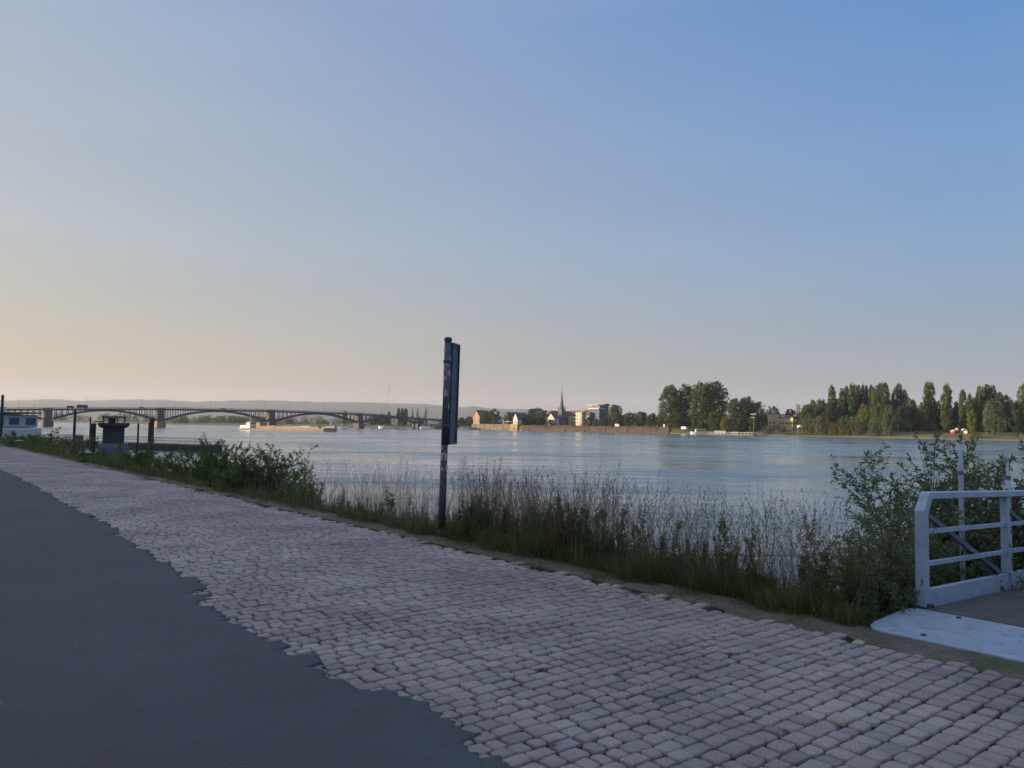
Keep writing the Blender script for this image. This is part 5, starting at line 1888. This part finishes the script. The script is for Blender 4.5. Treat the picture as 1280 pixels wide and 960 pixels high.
def seed_stalks(rg, s, t, h, stem_w, lean, head_len, head_w, per, fuzz):
    """Thin stems with loose seed heads: returns stem arrays and head arrays."""
    x, y = sxy(s, t)
    V, Q, T, tip, pre = blades(rg, x, y, zs(t) - .02, h, stem_w, lean, seg=4)
    n = len(s)
    ax = tip - pre; ax /= np.linalg.norm(ax, axis=1)[:, None]
    c = np.repeat(tip, per, 0); axr = np.repeat(ax, per, 0); hl = np.repeat(head_len, per)[:, None]
    u = rg.uniform(-1.0, .12, (n * per, 1))
    p = c + axr * u * hl + rg.normal(0, 1, (n * per, 3)) * (np.repeat(head_w, per)[:, None] * fuzz)
    nn = rg.normal(0, 1, (n * per, 3))
    d = axr * .8 + rg.normal(0, .5, (n * per, 3)); d /= np.linalg.norm(d, axis=1)[:, None]
    side = np.cross(d, nn); side /= np.linalg.norm(side, axis=1)[:, None]
    L = np.repeat(head_w, per)[:, None] * rg.uniform(.8, 1.9, (n * per, 1)); w_ = L * .32
    HV = np.stack([p - d * L, p - side * w_, p + d * L, p + side * w_], 1).reshape(-1, 3)
    HQ = np.arange(len(p) * 4).reshape(-1, 4)
    return (V, Q, T), (HV, HQ, np.zeros((0, 3), int))

# dry hay-coloured grasses (thick in the stretch left of the sign post, thinner to the right)
st_parts, hd_parts = [], []
def field(n, s_a, s_b, t_mu, t_sd, h_a, h_b, sw, hw, per, out, hlen=.10, lean=(.02, .28)):
    s = rg.uniform(s_a, s_b, n); t = QE + .05 + np.abs(rg.normal(t_mu, t_sd, n))
    h = (h_a + (h_b - h_a) * rg.beta(2.0, 2.6, n) * 1.6) + np.maximum(0, -zs(t)) * .70 + .12 * np.sin(s * 3.7) * np.sin(s * 1.3 + 2)
    a, b_ = seed_stalks(rg, s, t, h, np.full(n, sw), rg.uniform(*lean, n), np.full(n, hlen) * rg.uniform(.7, 1.4, n), np.full(n, hw), per, .7)
    out[0].append(a); out[1].append(b_)
hay = ([], [])
field(1500, 9.2, 13.8, .8, .6, .30, .95, .0045, .0058, 12, hay, .13, (.02, .4))
field(300, 13.0, 17, 1.0, .5, .3, .75, .006, .007, 10, hay, .13, (.02, .4))
field(1100, 3.6, 9.3, .5, .45, .5, 1.0, .004, .0046, 14, hay, .13, (.02, .45))
field(260, 3.2, 5.6, .5, .4, .45, 1.0, .0028, .0038, 14, hay, .13, (.05, .6))
field(240, 17, 45, .8, .5, .4, .8, .010, .012, 6, hay)
V, Q, T = merge(hay[0]); V2, Q2, T2 = merge(hay[1])
V, Q, T = merge([(V, Q, T), (V2, Q2, T2)])
tag(link_mesh("dry_grass", np_mesh("dry_grass", V, quads=Q, tris=T), M["hay"]), kind="stuff")
br = ([], [])
field(760, 6.4, 9.2, .35, .35, .62, 1.08, .005, .0066, 26, br, .20, (.02, .3))
field(520, 3.6, 7.0, .4, .4, .55, 1.02, .0048, .0068, 26, br, .18, (.02, .4))
field(70, 3.3, 4.3, .4, .3, .6, 1.0, .0035, .005, 22, br, .18, (.1, .6))
field(60, 9.5, 16, .5, .4, .5, .85, .005, .008, 16, br, .18, (.02, .3))
V, Q, T = merge(br[0]); V2, Q2, T2 = merge(br[1])
V, Q, T = merge([(V, Q, T), (V2, Q2, T2)])
tag(link_mesh("seeding_grass", np_mesh("seeding_grass", V, quads=Q, tris=T), M["seed_brown"]), kind="stuff")
gr = ([], [])
field(1000, 3.2, 8.8, .4, .4, .5, 1.0, .005, .0052, 18, gr, .15, (.02, .45))
field(120, 9, 16, .6, .4, .45, .85, .005, .007, 10, gr, .15)
V, Q, T = merge(gr[0]); V2, Q2, T2 = merge(gr[1])
V, Q, T = merge([(V, Q, T), (V2, Q2, T2)])
tag(link_mesh("tall_grass", np_mesh("tall_grass", V, quads=Q, tris=T), M["grass_blade"]), kind="stuff")

# straw and litter
n = 700
c = [on_level(1035, 770), on_level(1060, 775), on_level(985, 762), on_level(930, 752)]
idx = rg.integers(0, 4, n)
bx = np.array([c[i].x for i in idx]) + rg.normal(0, .22, n); by = np.array([c[i].y for i in idx]) + rg.normal(0, .16, n)
V, Q, T, _, _ = blades(rg, bx, by, np.full(n, .006), rg.uniform(.01, .05, n), rg.uniform(.003, .006, n), rg.uniform(1.5, 6.0, n))
n = 260
s = rg.uniform(2.5, 16, n); t = rg.uniform(QE - .7, QE, n); x, y = sxy(s, t)
V2, Q2, T2, _, _ = blades(rg, x, y, np.full(n, .006), rg.uniform(.005, .02, n), rg.uniform(.004, .008, n), rg.uniform(1.5, 5.0, n))
n = 90
x = rg.uniform(-3.6, .3, n); y = rg.uniform(3.6, 8.0, n)
ok = np.array([st(Vector((a, b_, 0)))[1] < asphalt_edge(st(Vector((a, b_, 0)))[0]) - .1 for a, b_ in zip(x, y)])
x, y = x[ok], y[ok]; n = len(x)
V3, Q3, T3, _, _ = blades(rg, x, y, np.full(n, .017), np.full(n, .006), rg.uniform(.006, .014, n), rg.uniform(1.0, 2.5, n), seg=2)
tag(link_mesh("leaf_litter", np_mesh("leaf_litter", V3, quads=Q3, tris=T3), M["hay"]), kind="stuff")
V, Q, T = merge([(V, Q, T), (V2, Q2, T2)])
tag(link_mesh("straw_litter", np_mesh("straw_litter", V, quads=Q, tris=T), M["straw"]), kind="stuff")


# ---------------------------------------------------------------- leafy plants built stem by stem
def lance_leaves(rg, p, d, nrm_, L, wd, droop=.25):
    """Pointed leaves: 6 vertices each, folded along the midrib."""
    d = d / np.linalg.norm(d, axis=1)[:, None]
    side = np.cross(d, nrm_); side /= (np.linalg.norm(side, axis=1)[:, None] + 1e-9)
    up = np.cross(side, d)
    L = L[:, None]; wd = wd[:, None]
    tip = p + d * L - np.array([0, 0, 1]) * L * droop
    m1 = p + d * L * .4 - np.array([0, 0, 1]) * L * droop * .15
    V = np.stack([p, m1 - side * wd / 2 + up * wd * .18, tip, m1 + side * wd / 2 + up * wd * .18], 1)
    return V.reshape(-1, 3), np.arange(len(p) * 4).reshape(-1, 4), np.zeros((0, 3), int)


def stem_path(rg, base, dir0, L, n=7, wander=.10, grav=.0):
    pts = [np.array(base, float)]
    d = np.array(dir0, float); d /= np.linalg.norm(d)
    for i in range(n):
        d = d + rg.normal(0, wander, 3) + np.array([0, 0, -grav])
        d /= np.linalg.norm(d)
        pts.append(pts[-1] + d * L / n)
    return np.array(pts)


def along(path, u):
    k = np.clip(u * (len(path) - 1), 0, len(path) - 1.001)
    i = k.astype(int); f = (k - i)[:, None]
    return path[i] * (1 - f) + path[i + 1] * f, path[i + 1] - path[i]


def tube_arrays(paths, radii, n=5):
    VV, QQ, c = [], [], 0
    for path, (r0, r1) in zip(paths, radii):
        m_ = len(path)
        for i in range(m_):
            d = path[min(i + 1, m_ - 1)] - path[max(i - 1, 0)]
            d = d / np.linalg.norm(d)
            e1 = np.cross(d, [0.3, .9, .2]); e1 /= np.linalg.norm(e1); e2 = np.cross(d, e1)
            rr = r0 + (r1 - r0) * i / (m_ - 1)
            for k in range(n):
                a = 2 * math.pi * k / n
                VV.append(path[i] + (e1 * math.cos(a) + e2 * math.sin(a)) * rr)
        for i in range(m_ - 1):
            for k in range(n):
                l = (k + 1) % n
                QQ.append((c + i * n + k, c + i * n + l, c + (i + 1) * n + l, c + (i + 1) * n + k))
        c += m_ * n
    return np.array(VV), np.array(QQ)


def weed_proto(seed, H, kind):
    """Upright leafy herb: a few stems, alternate leaves, a flower spike."""
    rg = np.random.default_rng(seed)
    paths, radii, parts, spikes = [], [], [], []
    for k in range(int(rg.integers(3, 6))):
        L = H * rg.uniform(.65, 1.05)
        a = rg.uniform(0, 6.28); ln = rg.uniform(.03, .22)
        path = stem_path(rg, (rg.normal(0, .05), rg.normal(0, .05), -.05), (math.cos(a) * ln, math.sin(a) * ln, 1), L, 8, .05)
        paths.append(path); radii.append((.006, .002))
        m_ = int(L * 95)
        u = np.sort(rg.uniform(.06, .97, m_))
        p, d0 = along(path, u)
        ang = np.arange(m_) * 2.4 + rg.uniform(0, 6)
        out = np.stack([np.cos(ang), np.sin(ang), rg.uniform(.05, .8, m_)], 1)
        size = (.13 if kind == "broad" else .10) * (1.1 - .75 * u) * rg.uniform(.7, 1.3, m_)
        parts.append(lance_leaves(rg, p, out, np.tile([0, 0, 1.0], (m_, 1)) + rg.normal(0, .3, (m_, 3)), size, size * (.42 if kind == "broad" else .26), .35))
        # side shoots with small leaves and buds
        for q in range(int(L * 9)):
            uu = np.array([rg.uniform(.45, .95)])
            b0, _ = along(path, uu)
            a2 = rg.uniform(0, 6.28)
            sp = stem_path(rg, b0[0], (math.cos(a2), math.sin(a2), 1.3), L * .16 * (1.2 - uu[0]), 4, .1)
            paths.append(sp); radii.append((.0025, .001))
            mm = 14
            us = rg.uniform(.1, 1, mm)
            pp, _ = along(sp, us)
            oo = rg.normal(0, 1, (mm, 3)); oo[:, 2] = np.abs(oo[:, 2])
            parts.append(lance_leaves(rg, pp, oo, rg.normal(0, 1, (mm, 3)), rg.uniform(.015, .04, mm), rg.uniform(.008, .014, mm), .1))
    V, Q, T = merge(parts)
    leaf = np_mesh("weed_leaves", V, quads=Q); leaf.materials.append(M["weed_leaf"])
    V, Q = tube_arrays(paths, radii, 4)
    stem = np_mesh("weed_stems", V, quads=Q); stem.materials.append(M["twig"])
    return leaf, stem


weeds = [weed_proto(100 + i, 1.0, "broad" if i % 2 else "narrow") for i in range(6)]
rw = random.Random(9)
def put_weed(px, top, extra_t, label, group="leafy weeds on the quay edge"):
    t = QE + .18 + extra_t
    p = on_bank(px, t)
    s_, _ = st(p)
    z0 = slope_z(t)
    H = (z_of(px, top, p.y) - z0)
    leaf, stem = weeds[rw.randrange(6)]
    r = empty("leafy_weed", (p.x, p.y, z0), rw.uniform(0, 6.28), label, "weed", group)
    for nm, me in (("leaves", leaf), ("stems", stem)):
        c = link_mesh(nm, me, None, r)
        k = max(.55, min(1.1, H))
        c.scale = (k, k, H)
    return r
LAB1 = "bushy dark leafy weed in the clump right beside the sign post"
LAB2 = "tall dark leafy weed in the thicket midway between sign post and gangway"
LAB3 = "leafy weed among the tall grass left of the gangway bush"
LAB4 = "low leafy weed in the green fringe left of the sign post"
LAB5 = "leafy weed of the thick growth along the quay edge between bushes and bollards"
for i in range(24):
    put_weed(rw.uniform(560, 626), rw.uniform(606, 638), rw.uniform(-.05, .5), LAB1, "weeds beside the sign post")
for i in range(38):
    x = rw.uniform(655, 800)
    put_weed(x, float(np.interp(x, [655, 700, 720, 750, 780, 800], [622, 604, 610, 606, 630, 645])) + rw.uniform(0, 40), rw.uniform(-.05, .45), LAB2, "weeds midway along the edge")
for i in range(16):
    x = rw.uniform(625, 655)
    put_weed(x, rw.uniform(625, 665), rw.uniform(0, .5), "leafy weed in the brown seeding grass right of the sign post", "weeds in the seeding grass")
for i in range(34):
    x = rw.uniform(800, 1075)
    put_weed(x, float(np.interp(x, [800, 900, 1000, 1075], [665, 672, 690, 690])) + rw.uniform(-22, 40), rw.uniform(-.05, .5), LAB3, "weeds left of the gangway bush")
for i in range(70):
    x = rw.uniform(556, 1085)
    base = on_bank(x, QE + .15); yb = 480 - (CM.transposed() @ (Vector((base.x, base.y, 0)) - Vector((0, 0, EYE)))).y / -(CM.transposed() @ (Vector((base.x, base.y, 0)) - Vector((0, 0, EYE)))).z * F_PX
    put_weed(x, yb - rw.uniform(22, 52), rw.uniform(-.14, .10), "low leafy weed at the very edge of the coping right of the sign post", "low weeds along the coping")
for i in range(40):
    x = rw.uniform(240, 545)
    base = on_bank(x, QE + .15); q = CM.transposed() @ (Vector((base.x, base.y, 0)) - Vector((0, 0, EYE))); yb = 480 - q.y / -q.z * F_PX
    put_weed(x, yb - rw.uniform(14, 28), rw.uniform(-.14, .10), "low leafy weed on the quay edge under the bushes left of the sign post", "low weeds under the bushes")
for x, top in ((905, 618), (935, 640), (808, 625), (832, 632), (765, 610), (745, 612), (700, 606), (1006, 690), (1020, 676)):
    put_weed(x, top, .25, "single tall spire of leafy weed standing above the grass", "tall weed spires")
for i in range(34):
    x = rw.uniform(398, 545)
    put_weed(x, float(np.interp(x, [398, 470, 545], [620, 624, 632])) + rw.uniform(-4, 18), rw.uniform(0, .5), LAB4, "weeds left of the sign post")
for x, top in ((500, 602), (456, 610), (425, 606)):
    put_weed(x, top, .3, "single taller weed in the hay-coloured grass left of the sign post", "taller weeds in the hay")
for i in range(100):
    x = rw.uniform(6, 330)
    put_weed(x, float(np.interp(x, [0, 40, 62, 80, 120, 160, 190, 240, 330], [534, 538, 541, 543, 551, 557, 560, 575, 590])) + rw.uniform(0, 12), rw.uniform(-.1, 1.0), LAB5, "weeds by the far bollards")


def shrub_near(base, H, Wd, seed, n_stems, per_twig, leafL, label, lean=(0, 0), mat="osier_leaf", name="shrub", group="shrubs on the quay edge"):
    rg = np.random.default_rng(seed)
    paths, radii, parts = [], [], []
    for k in range(n_stems):
        a = rg.uniform(0, 6.28); sp = rg.uniform(.05, 1.0)
        L = H * rg.uniform(.60, 1.06) * math.sqrt(1 + (sp * Wd / H * .45) ** 2)
        d0 = (math.cos(a) * sp * Wd / H * .5 + lean[0], math.sin(a) * sp * Wd / H * .5 + lean[1], 1)
        path = stem_path(rg, (rg.normal(0, .08 * Wd), rg.normal(0, .08 * Wd), -.1), d0, L, 10, .07, .012)
        paths.append(path); radii.append((.012, .002))
        def dress(path, lo, m_, sz):
            u = rg.uniform(lo, 1.0, m_); p, dd = along(path, u)
            out = rg.normal(0, 1, (m_, 3)) * np.array([1, 1, .6]); out /= np.linalg.norm(out, axis=1)[:, None]
            dirs = out * .9 + dd / (np.linalg.norm(dd, axis=1)[:, None] + 1e-9) * .8
            L_ = leafL * sz * rg.uniform(.6, 1.25, m_)
            parts.append(lance_leaves(rg, p, dirs, rg.normal(0, 1, (m_, 3)) + np.array([0, 0, .8]), L_, L_ * .34, .22))
        dress(path, .12, int(per_twig * 1.3), 1.0)
        for q in range(int(7 + L * 5)):
            uu = np.array([rg.uniform(.15, .92)])
            b0, dd = along(path, uu)
            a2 = rg.uniform(0, 6.28)
            tw = stem_path(rg, b0[0], (math.cos(a2), math.sin(a2), rg.uniform(.5, 1.6)), L * rg.uniform(.14, .32) * (1.25 - uu[0] * .8), 5, .12, .01)
            paths.append(tw); radii.append((.004, .001))
            dress(tw, .05, per_twig, .9)
    V, Q, T = merge(parts)
    r = empty(name, base, 0, label, "shrub", group)
    link_mesh("leaves", np_mesh("shrub_leaves", V, quads=Q), M[mat], r)
    V, Q = tube_arrays(paths, radii, 4)
    link_mesh("stems", np_mesh("shrub_stems", V, quads=Q), M["twig"], r)
    return r


def shrub_px(px, top, t, Wd, seed, n_stems, per, leafL, label, lean=(0, 0), mat="osier_leaf"):
    p = on_bank(px, t); z0 = slope_z(t)
    H = z_of(px, top, p.y) - z0
    return shrub_near((p.x, p.y, z0), H, Wd, seed, n_stems, per, leafL, label, lean, mat)

# willows around the gangway
shrub_px(1174, 554, 10.2, 1.7, 31, 40, 32, .085, "tall feathery willow shrub behind the gangway railing, left of the slim poles")
shrub_px(1222, 548, 10.4, 1.7, 32, 42, 32, .085, "tall feathery willow shrub between the two slim poles")
shrub_px(1276, 556, 10.6, 1.7, 33, 38, 32, .085, "tall feathery willow shrub at the picture's right edge behind the railing")
shrub_px(1122, 602, 8.6, 1.1, 34, 28, 28, .065, "leafy willow shrub directly left of the gangway's end post")
shrub_px(1098, 652, 7.3, .9, 35, 26, 26, .055, "lower rounded leafy shrub left of the gangway's willow thicket")
shrub_px(1104, 690, 6.9, .6, 36, 20, 24, .050, "low leafy shrub at the foot of the gangway's end post")
shrub_px(1200, 640, 9.2, 1.5, 37, 24, 22, .065, "dense low shrub filling the gap below the railing's top bar")
shrub_px(1258, 640, 9.6, 1.4, 38, 24, 22, .065, "dense low shrub behind the second railing post")
# the bushes left of the sign post
shrub_px(352, 550, 7.3, 1.9, 41, 34, 30, .066, "broad leafy bush with loose twigs, right of the darker bush on the edge", mat="weed_leaf")
shrub_px(381, 586, 6.9, 1.1, 42, 26, 28, .058, "low right-hand flank bush ending before the hay-coloured grass", mat="weed_leaf")
shrub_px(322, 562, 6.9, 1.6, 43, 32, 30, .066, "leafy bush between the darker bush and the loose twiggy one", mat="weed_leaf")
shrub_px(274, 543, 7.4, 2.4, 44, 46, 34, .078, "dense dark bush in front of the pontoon's right end", mat="weed_leaf")
shrub_px(303, 575, 6.7, 1.5, 45, 26, 28, .066, "low bush under the dense dark one by the quay edge", mat="weed_leaf")
shrub_px(222, 566, 7.0, 2.6, 46, 30, 26, .084, "low sprawling bush left of the dense dark bush", mat="weed_leaf")
shrub_px(180, 551, 7.2, 3.0, 47, 36, 26, .10, "dark bush below the stout pile and the workboat", mat="weed_leaf")
shrub_px(140, 560, 7.0, 3.0, 48, 32, 26, .11, "dark bush in front of the workboat's blue hull", mat="weed_leaf")
shrub_px(85, 543, 7.2, 4.2, 49, 26, 18, .12, "dark bush between the two bollards and the footbridge", mat="weed_leaf")
shrub_px(48, 539, 7.4, 5.4, 50, 24, 18, .15, "dark bush just right of the farther bollard", mat="weed_leaf")
shrub_px(12, 537, 7.4, 6.5, 51, 24, 18, .18, "dark bush below the passenger ship at the far left", mat="weed_leaf")
